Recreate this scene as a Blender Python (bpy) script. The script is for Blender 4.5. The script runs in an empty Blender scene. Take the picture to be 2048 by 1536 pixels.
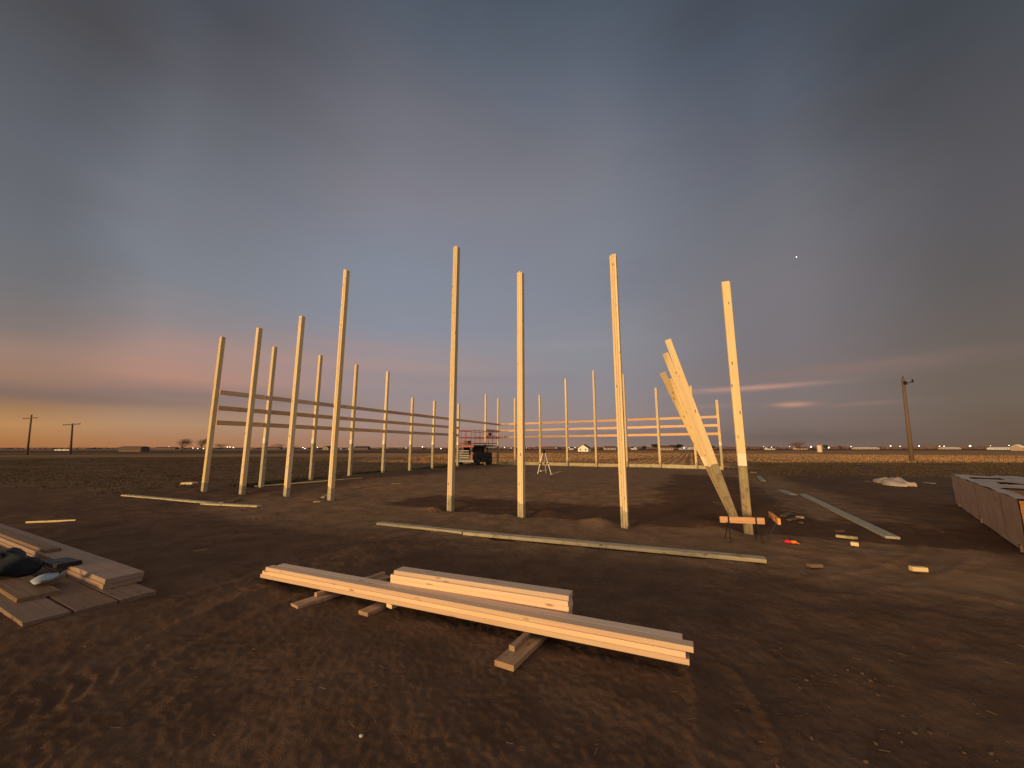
import bpy, math, random
import numpy as np
from mathutils import Vector, Matrix

random.seed(7)
rng = np.random.RandomState(11)
scene = bpy.context.scene
COL = scene.collection

# ------------------------------------------------------------------ camera
FPX, CAMZ = 785.0, 1.5
PITCH = math.atan(127.0 / FPX)
CP, SP = math.cos(PITCH), math.sin(PITCH)
cam_d = bpy.data.cameras.new('camera')
cam_d.sensor_width = 36.0
cam_d.lens = 36.0 * FPX / 2048.0
cam_d.clip_start, cam_d.clip_end = 0.05, 30000.0
cam = bpy.data.objects.new('camera', cam_d)
cam.location = (0, 0, CAMZ)
cam.rotation_euler = (math.pi / 2 + PITCH, 0, 0)
COL.objects.link(cam)
scene.camera = cam
scene.view_settings.view_transform = 'Standard'
scene.view_settings.look = 'None'
scene.view_settings.exposure = 0.0
scene.view_settings.gamma = 1.0


def ray(u, v):
    xc = (u - 1024) / FPX
    zc = (768 - v) / FPX
    return xc, CP - zc * SP, SP + zc * CP


def at(u, v, z=0.0):
    """point of the place at height z that the photograph shows at pixel u, v"""
    x, y, zz = ray(u, v)
    t = (z - CAMZ) / zz
    return Vector((x * t, y * t, z))


def z_at(y, v):
    """height shown at picture row v, y metres in front of the camera"""
    _, ry, rz = ray(1024, v)
    return CAMZ + y * rz / ry


def x_at(y, u, v):
    x, ry, _ = ray(u, v)
    return y * x / ry


def lin(c):
    return tuple(((q / 255.0) / 12.92 if q / 255.0 <= 0.04045 else ((q / 255.0 + 0.055) / 1.055) ** 2.4) for q in c) + (1.0,)


# ------------------------------------------------------------------ sun
SUN_AZ = Vector((-0.71, -0.70)).normalized()
SUN_EL = math.radians(2.4)
sun_dir = Vector((SUN_AZ.x * math.cos(SUN_EL), SUN_AZ.y * math.cos(SUN_EL), math.sin(SUN_EL)))
sd = bpy.data.lights.new('sun', 'SUN')
sd.energy = 5.0
sd.angle = math.radians(12)
sd.color = (1.0, 0.67, 0.30)
sun = bpy.data.objects.new('sun', sd)
sun.rotation_euler = sun_dir.to_track_quat('Z', 'Y').to_euler()
sun.location = (-20, -25, 10)
COL.objects.link(sun)

# ------------------------------------------------------------------ world: dusk sky
world = bpy.data.worlds.new('World')
scene.world = world
world.use_nodes = True
wn = world.node_tree.nodes
wl = world.node_tree.links
wn.clear()


class NT:
    def __init__(s, tree):
        s.n, s.l = tree.nodes, tree.links

    def set(s, sock, v):
        if isinstance(v, bpy.types.NodeSocket):
            s.l.new(v, sock)
        else:
            sock.default_value = v

    def m(s, op, a, b=0.0, c=0.0, clamp=False):
        n = s.n.new('ShaderNodeMath')
        n.operation = op
        n.use_clamp = clamp
        s.set(n.inputs[0], a)
        s.set(n.inputs[1], b)
        s.set(n.inputs[2], c)
        return n.outputs[0]

    def maprange(s, v, a, b, c=0.0, d=1.0, smooth=True):
        n = s.n.new('ShaderNodeMapRange')
        n.interpolation_type = 'SMOOTHSTEP' if smooth else 'LINEAR'
        s.set(n.inputs[0], v)
        for i, q in enumerate((a, b, c, d)):
            s.set(n.inputs[i + 1], q)
        return n.outputs[0]

    def mix(s, f, a, b, mode='MIX'):
        n = s.n.new('ShaderNodeMix')
        n.data_type = 'RGBA'
        n.blend_type = mode
        s.set(n.inputs[0], f)
        s.set(n.inputs[6], a)
        s.set(n.inputs[7], b)
        return n.outputs[2]

    def ramp(s, f, stops, interp='LINEAR'):
        n = s.n.new('ShaderNodeValToRGB')
        n.color_ramp.interpolation = interp
        e = n.color_ramp.elements
        while len(e) < len(stops):
            e.new(0.5)
        for k, (p, c) in enumerate(stops):
            e[k].position = p
            e[k].color = c if len(c) == 4 else tuple(c) + (1.0,)
        s.set(n.inputs[0], f)
        return n.outputs[0]

    def noise(s, vec, scale, detail=3.0, rough=0.5, dist=0.0):
        n = s.n.new('ShaderNodeTexNoise')
        if vec is not None:
            s.l.new(vec, n.inputs['Vector'])
        n.inputs['Scale'].default_value = scale
        n.inputs['Detail'].default_value = detail
        n.inputs['Roughness'].default_value = rough
        n.inputs['Distortion'].default_value = dist
        return n.outputs['Fac']

    def comb(s, x, y, z):
        n = s.n.new('ShaderNodeCombineXYZ')
        for i, q in enumerate((x, y, z)):
            s.set(n.inputs[i], q)
        return n.outputs[0]


W = NT(world.node_tree)
tc = wn.new('ShaderNodeTexCoord')
sx = wn.new('ShaderNodeSeparateXYZ')
wl.new(tc.outputs['Generated'], sx.inputs[0])
X, Y, Z = sx.outputs
EL = W.m('MULTIPLY', W.m('ARCSINE', Z), 180 / math.pi)
AZ = W.m('MULTIPLY', W.m('ARCTAN2', X, Y), 180 / math.pi)
HL = W.m('SQRT', W.m('ADD', W.m('MULTIPLY', X, X), W.m('ADD', W.m('MULTIPLY', Y, Y), 1e-5)))
SINAZ = W.m('DIVIDE', X, HL)
# cloud-like warping of the bands: stretched along the horizon
cv = W.comb(W.m('MULTIPLY', AZ, 0.045), W.m('MULTIPLY', EL, 0.16), 3.0)
n1 = W.noise(cv, 1.0, 5.0, 0.55, 0.6)
cv2 = W.comb(W.m('MULTIPLY', AZ, 0.02), W.m('MULTIPLY', EL, 0.05), 9.0)
n2 = W.noise(cv2, 1.3, 4.0, 0.5, 0.4)
wel = W.m('ADD', EL, W.m('MULTIPLY', W.m('SUBTRACT', n1, 0.5), W.maprange(EL, 1.0, 14.0, 0.5, 2.6)))
FE = W.m('DIVIDE', wel, 60.0, clamp=True)
n3 = W.noise(W.comb(W.m('MULTIPLY', AZ, 0.035), W.m('MULTIPLY', EL, 0.07), 5.0), 1.0, 4.0, 0.55, 0.5)
SINW = W.m('ADD', SINAZ, W.m('MULTIPLY', W.m('SUBTRACT', n3, 0.5), 0.10))


def azel(u, v):
    x, y, z = ray(u, v)
    return math.degrees(math.atan2(x, y)), math.degrees(math.atan2(z, math.hypot(x, y)))


# colour of the dusk sky against height, at six bearings from the afterglow side (left) to the dark side (right)
SKYCOLS = [
    (30, [(-60, (66, 66, 70)), (60, (78, 78, 82)), (200, (90, 91, 97)), (400, (103, 105, 110)), (550, (114, 114, 117)), (640, (130, 119, 115)), (700, (155, 128, 115)), (745, (158, 124, 106)), (785, (140, 112, 95)), (815, (160, 122, 88)), (850, (186, 138, 88)), (892, (168, 112, 66))]),
    (320, [(-60, (66, 70, 79)), (60, (80, 83, 92)), (200, (101, 102, 109)), (400, (119, 121, 128)), (550, (129, 133, 141)), (640, (145, 136, 138)), (700, (172, 140, 130)), (750, (180, 138, 122)), (788, (140, 118, 109)), (815, (158, 128, 108)), (850, (178, 140, 108)), (892, (172, 118, 80))]),
    (800, [(-60, (66, 74, 86)), (60, (82, 89, 101)), (200, (105, 108, 118)), (400, (130, 130, 141)), (550, (134, 141, 156)), (660, (141, 144, 157)), (730, (163, 144, 143)), (790, (152, 138, 140)), (850, (164, 139, 128)), (892, (160, 122, 100))]),
    (1160, [(-60, (62, 70, 84)), (60, (79, 87, 99)), (200, (100, 104, 116)), (300, (114, 117, 127)), (400, (125, 127, 137)), (600, (136, 140, 151)), (700, (142, 142, 150)), (780, (143, 138, 143)), (850, (150, 133, 129)), (892, (148, 120, 106))]),
    (1560, [(-60, (58, 65, 77)), (60, (71, 78, 91)), (200, (86, 92, 104)), (400, (108, 110, 118)), (550, (121, 118, 123)), (700, (124, 116, 119)), (800, (128, 116, 114)), (892, (124, 102, 90))]),
    (2000, [(-60, (52, 56, 61)), (60, (62, 66, 71)), (200, (73, 75, 81)), (400, (86, 85, 88)), (550, (96, 91, 90)), (700, (109, 98, 90)), (800, (112, 98, 86)), (892, (104, 83, 64))]),
]
sky = None
prev = None
for u_, st_ in SKYCOLS:
    lst = sorted((max(0.0, azel(u_, v_)[1]) / 60.0, lin(c_)) for v_, c_ in st_)
    rampc = W.ramp(FE, lst)
    a_, _ = azel(u_, 600)
    sa = math.sin(math.radians(a_))
    sky = rampc if sky is None else W.mix(W.maprange(SINW, prev, sa), sky, rampc)
    prev = sa
# soft large clouds: lighter mauve sheets and darker blue-grey gaps
cl = W.maprange(n2, 0.36, 0.66)
sky = W.mix(W.m('MULTIPLY', W.m('SUBTRACT', 1.0, cl), W.maprange(EL, 8.0, 20.0, 0.0, 0.18)), sky, lin((112, 124, 140)))
sky = W.mix(W.m('MULTIPLY', cl, W.maprange(EL, 8.0, 26.0, 0.0, 0.14)), sky, lin((126, 118, 122)))


nw = W.noise(W.comb(W.m('MULTIPLY', AZ, 0.13), W.m('MULTIPLY', EL, 0.6), 1.0), 1.0, 4.0, 0.6)


def streak(base, u, v, wu, wv, col, amt):
    a0, e0 = azel(u, v)
    a1, _ = azel(u + wu, v)
    _, e1 = azel(u, v - wv)
    da = W.m('DIVIDE', W.m('SUBTRACT', AZ, a0), abs(a1 - a0))
    de = W.m('DIVIDE', W.m('ADD', W.m('SUBTRACT', EL, e0), W.m('MULTIPLY', W.m('SUBTRACT', nw, 0.5), (e1 - e0) * 2.2)), abs(e1 - e0))
    r2 = W.m('ADD', W.m('MULTIPLY', da, da), W.m('MULTIPLY', de, de))
    g = W.m('POWER', 2.718, W.m('MULTIPLY', r2, -1.0))
    return W.mix(W.m('MULTIPLY', g, amt), base, lin(col))


for s_ in [(1500, 776, 130, 5, (196, 148, 132), .8), (1585, 809, 38, 5, (196, 146, 126), .85), (1700, 738, 260, 14, (142, 116, 108), .5),
           (1720, 808, 90, 4, (148, 120, 108), .5), (1420, 812, 60, 4, (158, 130, 122), .5), (1350, 790, 70, 3, (160, 134, 128), .35),
           (1300, 874, 420, 15, (116, 106, 108), .6), (1650, 874, 300, 13, (104, 90, 82), .6),
           (120, 792, 260, 12, (126, 106, 98), .6), (470, 800, 260, 10, (146, 124, 120), .4), (560, 716, 200, 9, (176, 142, 134), .45),
           (700, 690, 120, 7, (168, 142, 140), .4), (1290, 560, 160, 60, (112, 114, 124), .3), (1130, 690, 120, 10, (154, 146, 150), .35), (980, 760, 240, 10, (140, 130, 138), .4)]:
    sky = streak(sky, *s_)
# brighter high twilight overhead and behind the photographer
sky = W.mix(W.maprange(Y, 0.40, -0.30), sky, lin((178, 171, 168)))
# western afterglow round the low sun, behind the photographer
cosd = W.m('ADD', W.m('MULTIPLY', W.m('DIVIDE', X, HL), SUN_AZ.x), W.m('MULTIPLY', W.m('DIVIDE', Y, HL), SUN_AZ.y))
glow = W.m('MULTIPLY', W.maprange(cosd, 0.62, 1.0), W.m('POWER', 2.718, W.m('MULTIPLY', W.m('MULTIPLY', EL, EL), -1 / 110.0)))
sky = W.mix(glow, sky, (0.95, 0.50, 0.22, 1.0))
bg = wn.new('ShaderNodeBackground')
wl.new(sky, bg.inputs[0])
bg.inputs[1].default_value = 1.0
wo = wn.new('ShaderNodeOutputWorld')
wl.new(bg.outputs[0], wo.inputs[0])


# ------------------------------------------------------------------ materials
def newmat(name):
    m = bpy.data.materials.new(name)
    m.use_nodes = True
    t = NT(m.node_tree)
    b = m.node_tree.nodes['Principled BSDF']
    b.inputs['Specular IOR Level'].default_value = 0.25
    return m, t, b


def plain(name, c, rough=0.6, metal=0.0, var=0.15, scale=6.0, spec=0.3):
    m, t, b = newmat(name)
    co = t.n.new('ShaderNodeTexCoord').outputs['Object']
    f = t.noise(co, scale, 4.0, 0.6)
    col = t.mix(f, tuple(q * (1 - var) for q in c) + (1,), tuple(min(1, q * (1 + var)) for q in c) + (1,))
    t.set(b.inputs['Base Color'], col)
    t.set(b.inputs['Roughness'], t.maprange(f, 0.3, 0.7, max(0.05, rough - .1), min(1, rough + .1)))
    b.inputs['Metallic'].default_value = metal
    b.inputs['Specular IOR Level'].default_value = spec
    return m


def wood(name, light, dark, knot, knots=1.0, tint=0.22, stain=None):
    """sawn lumber, grain along the piece's own X axis"""
    m, t, b = newmat(name)
    co = t.n.new('ShaderNodeTexCoord').outputs['Object']
    oi = t.n.new('ShaderNodeObjectInfo')
    rnd = oi.outputs['Random']
    off = t.n.new('ShaderNodeVectorMath')
    off.operation = 'ADD'
    t.l.new(co, off.inputs[0])
    t.l.new(t.comb(t.m('MULTIPLY', rnd, 91.0), t.m('MULTIPLY', rnd, 37.0), t.m('MULTIPLY', rnd, 53.0)), off.inputs[1])

    def stretched(sx_, sy_, sz_):
        mp = t.n.new('ShaderNodeMapping')
        mp.inputs['Scale'].default_value = (sx_, sy_, sz_)
        t.l.new(off.outputs[0], mp.inputs[0])
        return mp.outputs[0]
    g1 = t.noise(stretched(0.7, 30, 30), 1.0, 5.0, 0.6, 1.2)
    g2 = t.noise(stretched(3.0, 160, 160), 1.0, 2.0, 0.5)
    g3 = t.noise(stretched(0.9, 4, 4), 1.0, 2.0, 0.5)
    f = t.m('ADD', t.m('MULTIPLY', g1, 0.65), t.m('MULTIPLY', g2, 0.35))
    col = t.mix(t.maprange(f, 0.32, 0.66), dark + (1,), light + (1,))
    # each piece a little different in tone
    hv = t.n.new('ShaderNodeHueSaturation')
    t.set(hv.inputs['Color'], col)
    t.set(hv.inputs['Value'], t.maprange(rnd, 0, 1, 1 - tint, 1 + tint * .4, smooth=False))
    t.set(hv.inputs['Saturation'], t.maprange(t.m('FRACT', t.m('MULTIPLY', rnd, 7.3)), 0, 1, 0.88, 1.12, smooth=False))
    t.set(hv.inputs['Hue'], t.maprange(g3, 0.3, 0.7, 0.494, 0.505))
    col = hv.outputs[0]
    if stain:
        s1 = t.noise(off.outputs[0], 5.0, 5.0, 0.65)
        col = t.mix(t.m('MULTIPLY', t.maprange(s1, 0.48, 0.68), 0.75), col, stain + (1,))
    vo = t.n.new('ShaderNodeTexVoronoi')
    t.l.new(stretched(3.2, 11, 11), vo.inputs['Vector'])
    vo.inputs['Scale'].default_value = 1.0
    vo.inputs['Randomness'].default_value = 1.0
    kn = t.m('MULTIPLY', t.maprange(vo.outputs['Distance'], 0.17, 0.05), knots)
    col = t.mix(kn, col, knot + (1,))
    t.set(b.inputs['Base Color'], col)
    b.inputs['Roughness'].default_value = 0.78
    b.inputs['Specular IOR Level'].default_value = 0.2
    bu = t.n.new('ShaderNodeBump')
    bu.inputs['Strength'].default_value = 0.35
    bu.inputs['Distance'].default_value = 0.002
    t.set(bu.inputs['Height'], f)
    t.l.new(bu.outputs[0], b.inputs['Normal'])
    return m


M = {}
M['lumber'] = wood('fresh_lumber', (0.85, 0.655, 0.37), (0.74, 0.52, 0.265), (0.16, 0.07, 0.03))
M['stackwood'] = wood('stacked_lumber', (0.76, 0.54, 0.37), (0.66, 0.44, 0.29), (0.22, 0.11, 0.06), .7)
M['girtwood'] = wood('girt_lumber', (0.78, 0.50, 0.29), (0.66, 0.38, 0.20), (0.16, 0.07, 0.03))
M['treated'] = wood('treated_lumber', (0.56, 0.46, 0.28), (0.42, 0.33, 0.18), (0.13, 0.09, 0.04), 1.0, 0.2, (0.24, 0.20, 0.11))
M['treated_dark'] = wood('treated_lumber_damp', (0.38, 0.30, 0.18), (0.23, 0.17, 0.10), (0.09, 0.06, 0.03), 1.0, 0.15, (0.14, 0.10, 0.06))
M['old'] = wood('dirty_old_lumber', (0.24, 0.15, 0.09), (0.14, 0.085, 0.05), (0.08, 0.045, 0.025), 1.0, 0.25, (0.12, 0.08, 0.055))
M['worn_shaded'] = wood('worn_shaded_plank', (0.22, 0.135, 0.085), (0.15, 0.09, 0.055), (0.09, 0.05, 0.03), 1.0, 0.2, (0.18, 0.115, 0.075))  # darker wood, deepened further to hold the left pile's shade
M['rail'] = wood('orange_pine', (0.76, 0.36, 0.15), (0.62, 0.27, 0.10), (0.2, 0.08, 0.03))
M['greywood'] = wood('weathered_treated', (0.38, 0.34, 0.26), (0.28, 0.245, 0.185), (0.12, 0.10, 0.08), .8, 0.15, (0.24, 0.23, 0.18))
M['oldstack'] = wood('amber_stacked_lumber', (0.34, 0.17, 0.075), (0.24, 0.11, 0.045), (0.1, 0.05, 0.02))
M['pinkwood_shaded'] = wood('pinkish_shaded_plank', (0.35, 0.235, 0.165), (0.27, 0.17, 0.115), (0.14, 0.08, 0.05), .5)  # shade over the left pile is put into this wood colour
M['bearerwood'] = wood('muddy_bearer', (0.46, 0.30, 0.18), (0.33, 0.20, 0.115), (0.12, 0.06, 0.03), 1.0, 0.2, (0.17, 0.105, 0.065))
M['pole'] = wood('creosote_pole', (0.17, 0.11, 0.075), (0.09, 0.058, 0.04), (0.05, 0.03, 0.02), 0.5)
M['plate'] = plain('galvanised_plate', (0.82, 0.78, 0.68), 0.5, 0.0, 0.08, 60)
M['black'] = plain('black_cloth', (0.012, 0.013, 0.015), 0.85, 0, 0.3, 20)
M['blackmetal'] = plain('black_steel', (0.022, 0.022, 0.024), 0.5, 0.3, 0.3, 15)
M['paper'] = plain('white_plastic_sheet', (0.30, 0.34, 0.36), 0.6, 0, 0.06, 8)
M['tarp'] = plain('pale_wrap', (0.38, 0.30, 0.25), 0.6, 0, 0.2, 7)
M['wrapgrey'] = plain('lumber_wrap', (0.44, 0.27, 0.17), 0.55, 0, 0.3, 3)
M['red'] = plain('red_paint', (0.27, 0.028, 0.025), 0.45, 0, 0.2, 5)
M['redcloth'] = plain('red_cloth', (0.85, 0.03, 0.05), 0.8, 0, 0.15, 25)
M['orangecloth'] = plain('orange_cloth', (0.85, 0.26, 0.04), 0.8, 0, 0.15, 25)
M['magenta'] = plain('magenta_paint', (0.45, 0.02, 0.12), 0.6, 0, 0.2, 20)
M['darkgrey'] = plain('dark_grey_steel', (0.06, 0.058, 0.058), 0.55, 0.2, 0.3, 4)
M['steelgrey'] = plain('light_grey_steel', (0.42, 0.40, 0.38), 0.45, 0.3, 0.2, 6)
M['dimsteel'] = plain('dull_steel', (0.11, 0.095, 0.08), 0.4, 0.3, 0.3, 6)
M['rubber'] = plain('tyre_rubber', (0.02, 0.019, 0.018), 0.9, 0, 0.3, 12)
M['alu'] = plain('tripod_aluminium', (0.80, 0.68, 0.62), 0.45, 0.2, 0.1, 20)
M['cream'] = plain('cream_siding', (0.80, 0.74, 0.58), 0.7, 0, 0.06, 2)
M['tan'] = plain('tan_siding', (0.45, 0.33, 0.24), 0.75, 0, 0.15, 1)
M['whitewall'] = plain('white_siding', (0.70, 0.66, 0.60), 0.7, 0, 0.08, 1)
M['brownwall'] = plain('brown_siding', (0.15, 0.09, 0.065), 0.8, 0, 0.2, 1)
M['roof'] = plain('dark_shingle', (0.045, 0.042, 0.042), 0.85, 0, 0.25, 2)
M['roofred'] = plain('red_brown_roof', (0.13, 0.06, 0.045), 0.85, 0, 0.25, 2)
M['glass'] = plain('dark_glass', (0.05, 0.045, 0.04), 0.7, 0, 0.1, 3, 0.2)
M['tank'] = plain('beige_tank', (0.62, 0.46, 0.34), 0.6, 0, 0.12, 1)
M['bark'] = plain('bare_bark', (0.07, 0.045, 0.033), 0.9, 0, 0.3, 2)
M['twig'] = plain('bare_twigs', (0.085, 0.05, 0.036), 0.9, 0, 0.3, 1)
M['twigred'] = plain('reddish_twigs', (0.17, 0.085, 0.055), 0.9, 0, 0.3, 1)
M['evergreen'] = plain('dark_evergreen', (0.035, 0.04, 0.024), 0.9, 0, 0.35, 1)
M['clod'] = plain('dirt_clod', (0.115, 0.072, 0.047), 0.95, 0, 0.4, 9, 0.1)
M['stone'] = plain('pale_stone', (0.45, 0.42, 0.38), 0.9, 0, 0.2, 30)
M['gravel'] = plain('gravel_road', (0.45, 0.33, 0.24), 0.9, 0, 0.15, 0.2)


def blade_mat(name, a, bcol, scale):
    m, t, b = newmat(name)
    g = t.n.new('ShaderNodeNewGeometry')
    f = t.noise(g.outputs['Position'], scale, 3.0, 0.6)
    t.set(b.inputs['Base Color'], t.mix(t.maprange(f, 0.35, 0.65), a + (1,), bcol + (1,)))
    b.inputs['Roughness'].default_value = 0.9
    b.inputs['Specular IOR Level'].default_value = 0.1
    return m


M['stubble'] = blade_mat('dry_stubble', (0.50, 0.285, 0.12), (0.33, 0.18, 0.078), 0.15)
M['grass'] = blade_mat('dead_grass', (0.125, 0.080, 0.042), (0.08, 0.052, 0.029), 0.8)
M['weed'] = blade_mat('dull_green_weeds', (0.05, 0.05, 0.024), (0.03, 0.035, 0.018), 1.2)


def lamp_mat(name, c, s):
    m, t, b = newmat(name)
    b.inputs['Base Color'].default_value = (0.8, 0.8, 0.8, 1)
    b.inputs['Emission Color'].default_value = c + (1,)
    b.inputs['Emission Strength'].default_value = s
    return m


M['lampwarm'] = lamp_mat('lit_lamp_warm', (1.0, 0.78, 0.48), 3.0)
M['lampwhite'] = lamp_mat('lit_lamp_white', (1.0, 0.92, 0.80), 4.0)
M['lampcool'] = lamp_mat('lit_lamp_cool', (0.80, 0.86, 1.0), 3.5)
M['planet'] = lamp_mat('planet_light', (1.0, 0.98, 0.95), 2.5)


def ground_mat():
    m, t, b = newmat('dirt_and_field')
    g = t.n.new('ShaderNodeNewGeometry')
    P = g.outputs['Position']
    at_ = t.n.new('ShaderNodeAttribute')
    at_.attribute_name = 'zone'
    sp = t.n.new('ShaderNodeSeparateColor')
    t.l.new(at_.outputs['Color'], sp.inputs[0])
    stub, grass, plough = sp.outputs
    a = t.noise(P, 0.35, 5.0, 0.6, 0.5)
    bb = t.noise(P, 2.2, 5.0, 0.65, 0.3)
    c = t.noise(P, 22.0, 4.0, 0.65)
    d = t.noise(P, 95.0, 3.0, 0.6)
    e = t.noise(P, 270.0, 2.0, 0.6)
    col = t.mix(t.maprange(bb, 0.34, 0.66), (0.103, 0.057, 0.034, 1), (0.147, 0.084, 0.050, 1))
    col = t.mix(t.maprange(a, 0.42, 0.66, 0.0, 0.55), col, (0.082, 0.046, 0.028, 1))
    col = t.mix(t.maprange(c, 0.5, 0.75, 0.0, 0.45), col, (0.060, 0.037, 0.025, 1))
    col = t.mix(t.maprange(d, 0.60, 0.75, 0.0, 0.5), col, (0.20, 0.135, 0.095, 1))
    col = t.mix(t.maprange(e, 0.54, 0.74, 0.0, 0.32), col, (0.045, 0.027, 0.018, 1))
    # brighter exposure of the middle ground, painted into the pad's soil colour
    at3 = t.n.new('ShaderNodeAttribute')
    at3.attribute_name = 'painted_midlight'
    painted_midlight = t.maprange(t.m('ADD', at3.outputs['Fac'], t.m('MULTIPLY', t.m('SUBTRACT', a, 0.5), 1.2)), 0.25, 0.85)
    col = t.mix(t.m('MULTIPLY', painted_midlight, 0.8), col, t.mix(t.maprange(bb, 0.3, 0.7), (0.192, 0.110, 0.057, 1), (0.295, 0.172, 0.094, 1)))
    # damp soil dug up along the front row
    at2 = t.n.new('ShaderNodeAttribute')
    at2.attribute_name = 'damp'
    dn = t.noise(P, 1.6, 5.0, 0.65, 0.4)
    dm = t.maprange(t.m('ADD', at2.outputs['Fac'], t.m('MULTIPLY', t.m('SUBTRACT', dn, 0.5), 1.3)), 0.35, 0.75)
    col = t.mix(t.m('MULTIPLY', dm, 0.75), col, (0.075, 0.036, 0.021, 1))
    # dead grass ground
    gn = t.noise(P, 1.1, 5.0, 0.7)
    gcol = t.mix(t.maprange(gn, 0.35, 0.65), (0.092, 0.056, 0.031, 1), (0.165, 0.104, 0.058, 1))
    col = t.mix(grass, col, gcol)
    # stubble field with its rows
    mp = t.n.new('ShaderNodeMapping')
    mp.inputs['Rotation'].default_value = (0, 0, math.radians(24.7))
    t.l.new(P, mp.inputs[0])
    s2 = t.n.new('ShaderNodeMapping')
    s2.inputs['Scale'].default_value = (0.42, 0.012, 0.0)
    t.l.new(mp.outputs[0], s2.inputs[0])
    rows = t.noise(s2.outputs[0], 1.0, 3.0, 0.7)
    fcol = t.mix(t.maprange(rows, 0.36, 0.64), (0.27, 0.14, 0.064, 1), (0.54, 0.305, 0.135, 1))
    fn = t.noise(P, 0.05, 5.0, 0.65)
    fcol = t.mix(t.maprange(fn, 0.40, 0.66, 0.0, 0.55), fcol, (0.20, 0.115, 0.06, 1))
    col = t.mix(stub, col, fcol)
    col = t.mix(plough, col, (0.075, 0.047, 0.033, 1))
    t.set(b.inputs['Base Color'], col)
    b.inputs['Roughness'].default_value = 1.0
    b.inputs['Specular IOR Level'].default_value = 0.05
    bu = t.n.new('ShaderNodeBump')
    bu.inputs['Strength'].default_value = 0.8
    bu.inputs['Distance'].default_value = 0.012
    t.set(bu.inputs['Height'], t.m('ADD', t.m('MULTIPLY', c, 0.9), t.m('ADD', t.m('MULTIPLY', d, 0.7), t.m('MULTIPLY', e, 0.35))))
    t.l.new(bu.outputs[0], b.inputs['Normal'])
    return m


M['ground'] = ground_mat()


# ------------------------------------------------------------------ mesh helpers
class MB:
    def __init__(s):
        s.v, s.f = [], []

    def add(s, vs, fs):
        o = len(s.v)
        s.v += [tuple(q) for q in vs]
        s.f += [tuple(i + o for i in q) for q in fs]
        return s

    def box(s, c, d, rot=None):
        hx, hy, hz = d[0] / 2, d[1] / 2, d[2] / 2
        vs = [Vector((a * hx, b_ * hy, e * hz)) for a in (-1, 1) for b_ in (-1, 1) for e in (-1, 1)]
        if rot is not None:
            vs = [rot @ q for q in vs]
        vs = [q + Vector(c) for q in vs]
        return s.add(vs, [(0, 1, 3, 2), (4, 6, 7, 5), (0, 4, 5, 1), (2, 3, 7, 6), (0, 2, 6, 4), (1, 5, 7, 3)])

    def beam(s, L, w, t, ch=0.003, n=1, bow=(0, 0), x0=None, ph=0.0):
        """chamfered stick along local X, width along Y, thickness along Z"""
        a, b_ = w / 2, t / 2
        cs = [(a - ch, -b_), (a, -b_ + ch), (a, b_ - ch), (a - ch, b_), (-a + ch, b_), (-a, b_ - ch), (-a, -b_ + ch), (-a + ch, -b_)]
        x0 = -L / 2 if x0 is None else x0
        vs = []
        for i in range(n + 1):
            q = i / n
            dy = bow[0] * math.sin(math.pi * q + ph)
            dz = bow[1] * math.sin(math.pi * q + ph)
            vs += [(x0 + L * q, y + dy, z + dz) for y, z in cs]
        fs = []
        for i in range(n):
            for k in range(8):
                fs.append((i * 8 + k, i * 8 + (k + 1) % 8, (i + 1) * 8 + (k + 1) % 8, (i + 1) * 8 + k))
        fs.append(tuple(range(7, -1, -1)))
        fs.append(tuple(n * 8 + k for k in range(8)))
        return s.add(vs, fs)

    def tube(s, pts, rad, n=8, caps=True):
        pts = [Vector(p) for p in pts]
        if not isinstance(rad, (list, tuple)):
            rad = [rad] * len(pts)
        vs = []
        for i, p in enumerate(pts):
            d = (pts[min(i + 1, len(pts) - 1)] - pts[max(i - 1, 0)]).normalized()
            up = Vector((0, 0, 1)) if abs(d.z) < 0.9 else Vector((1, 0, 0))
            a = d.cross(up).normalized()
            b_ = a.cross(d)
            for k in range(n):
                q = 2 * math.pi * k / n
                vs.append(p + (a * math.cos(q) + b_ * math.sin(q)) * rad[i])
        fs = []
        for i in range(len(pts) - 1):
            for k in range(n):
                fs.append((i * n + k, i * n + (k + 1) % n, (i + 1) * n + (k + 1) % n, (i + 1) * n + k))
        if caps:
            fs.append(tuple(range(n - 1, -1, -1)))
            fs.append(tuple((len(pts) - 1) * n + k for k in range(n)))
        return s.add(vs, fs)

    def ball(s, c, r, nu=10, nv=7, sc=(1, 1, 1), jit=0.0):
        vs = [(c[0], c[1], c[2] + r * sc[2])]
        for i in range(1, nv):
            th = math.pi * i / nv
            for k in range(nu):
                p = 2 * math.pi * k / nu
                q = r * (1 + random.uniform(-jit, jit))
                vs.append((c[0] + q * sc[0] * math.sin(th) * math.cos(p), c[1] + q * sc[1] * math.sin(th) * math.sin(p), c[2] + q * sc[2] * math.cos(th)))
        vs.append((c[0], c[1], c[2] - r * sc[2]))
        fs = [(0, 1 + k, 1 + (k + 1) % nu) for k in range(nu)]
        for i in range(nv - 2):
            for k in range(nu):
                a = 1 + i * nu
                fs.append((a + k, a + nu + k, a + nu + (k + 1) % nu, a + (k + 1) % nu))
        a = 1 + (nv - 2) * nu
        fs += [(a + k, len(vs) - 1, a + (k + 1) % nu) for k in range(nu)]
        return s.add(vs, fs)

    def build(s, name, mat, parent=None, smooth=False):
        me = bpy.data.meshes.new(name)
        me.from_pydata(s.v, [], s.f)
        me.materials.append(M[mat])
        if smooth:
            me.shade_smooth()
        me.update()
        o = bpy.data.objects.new(name, me)
        COL.objects.link(o)
        if parent is not None:
            o.parent = parent
        return o


def tag(o, label, cat, group=None):
    o['label'] = label
    o['category'] = cat
    if group:
        o['group'] = group
    return o


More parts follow.
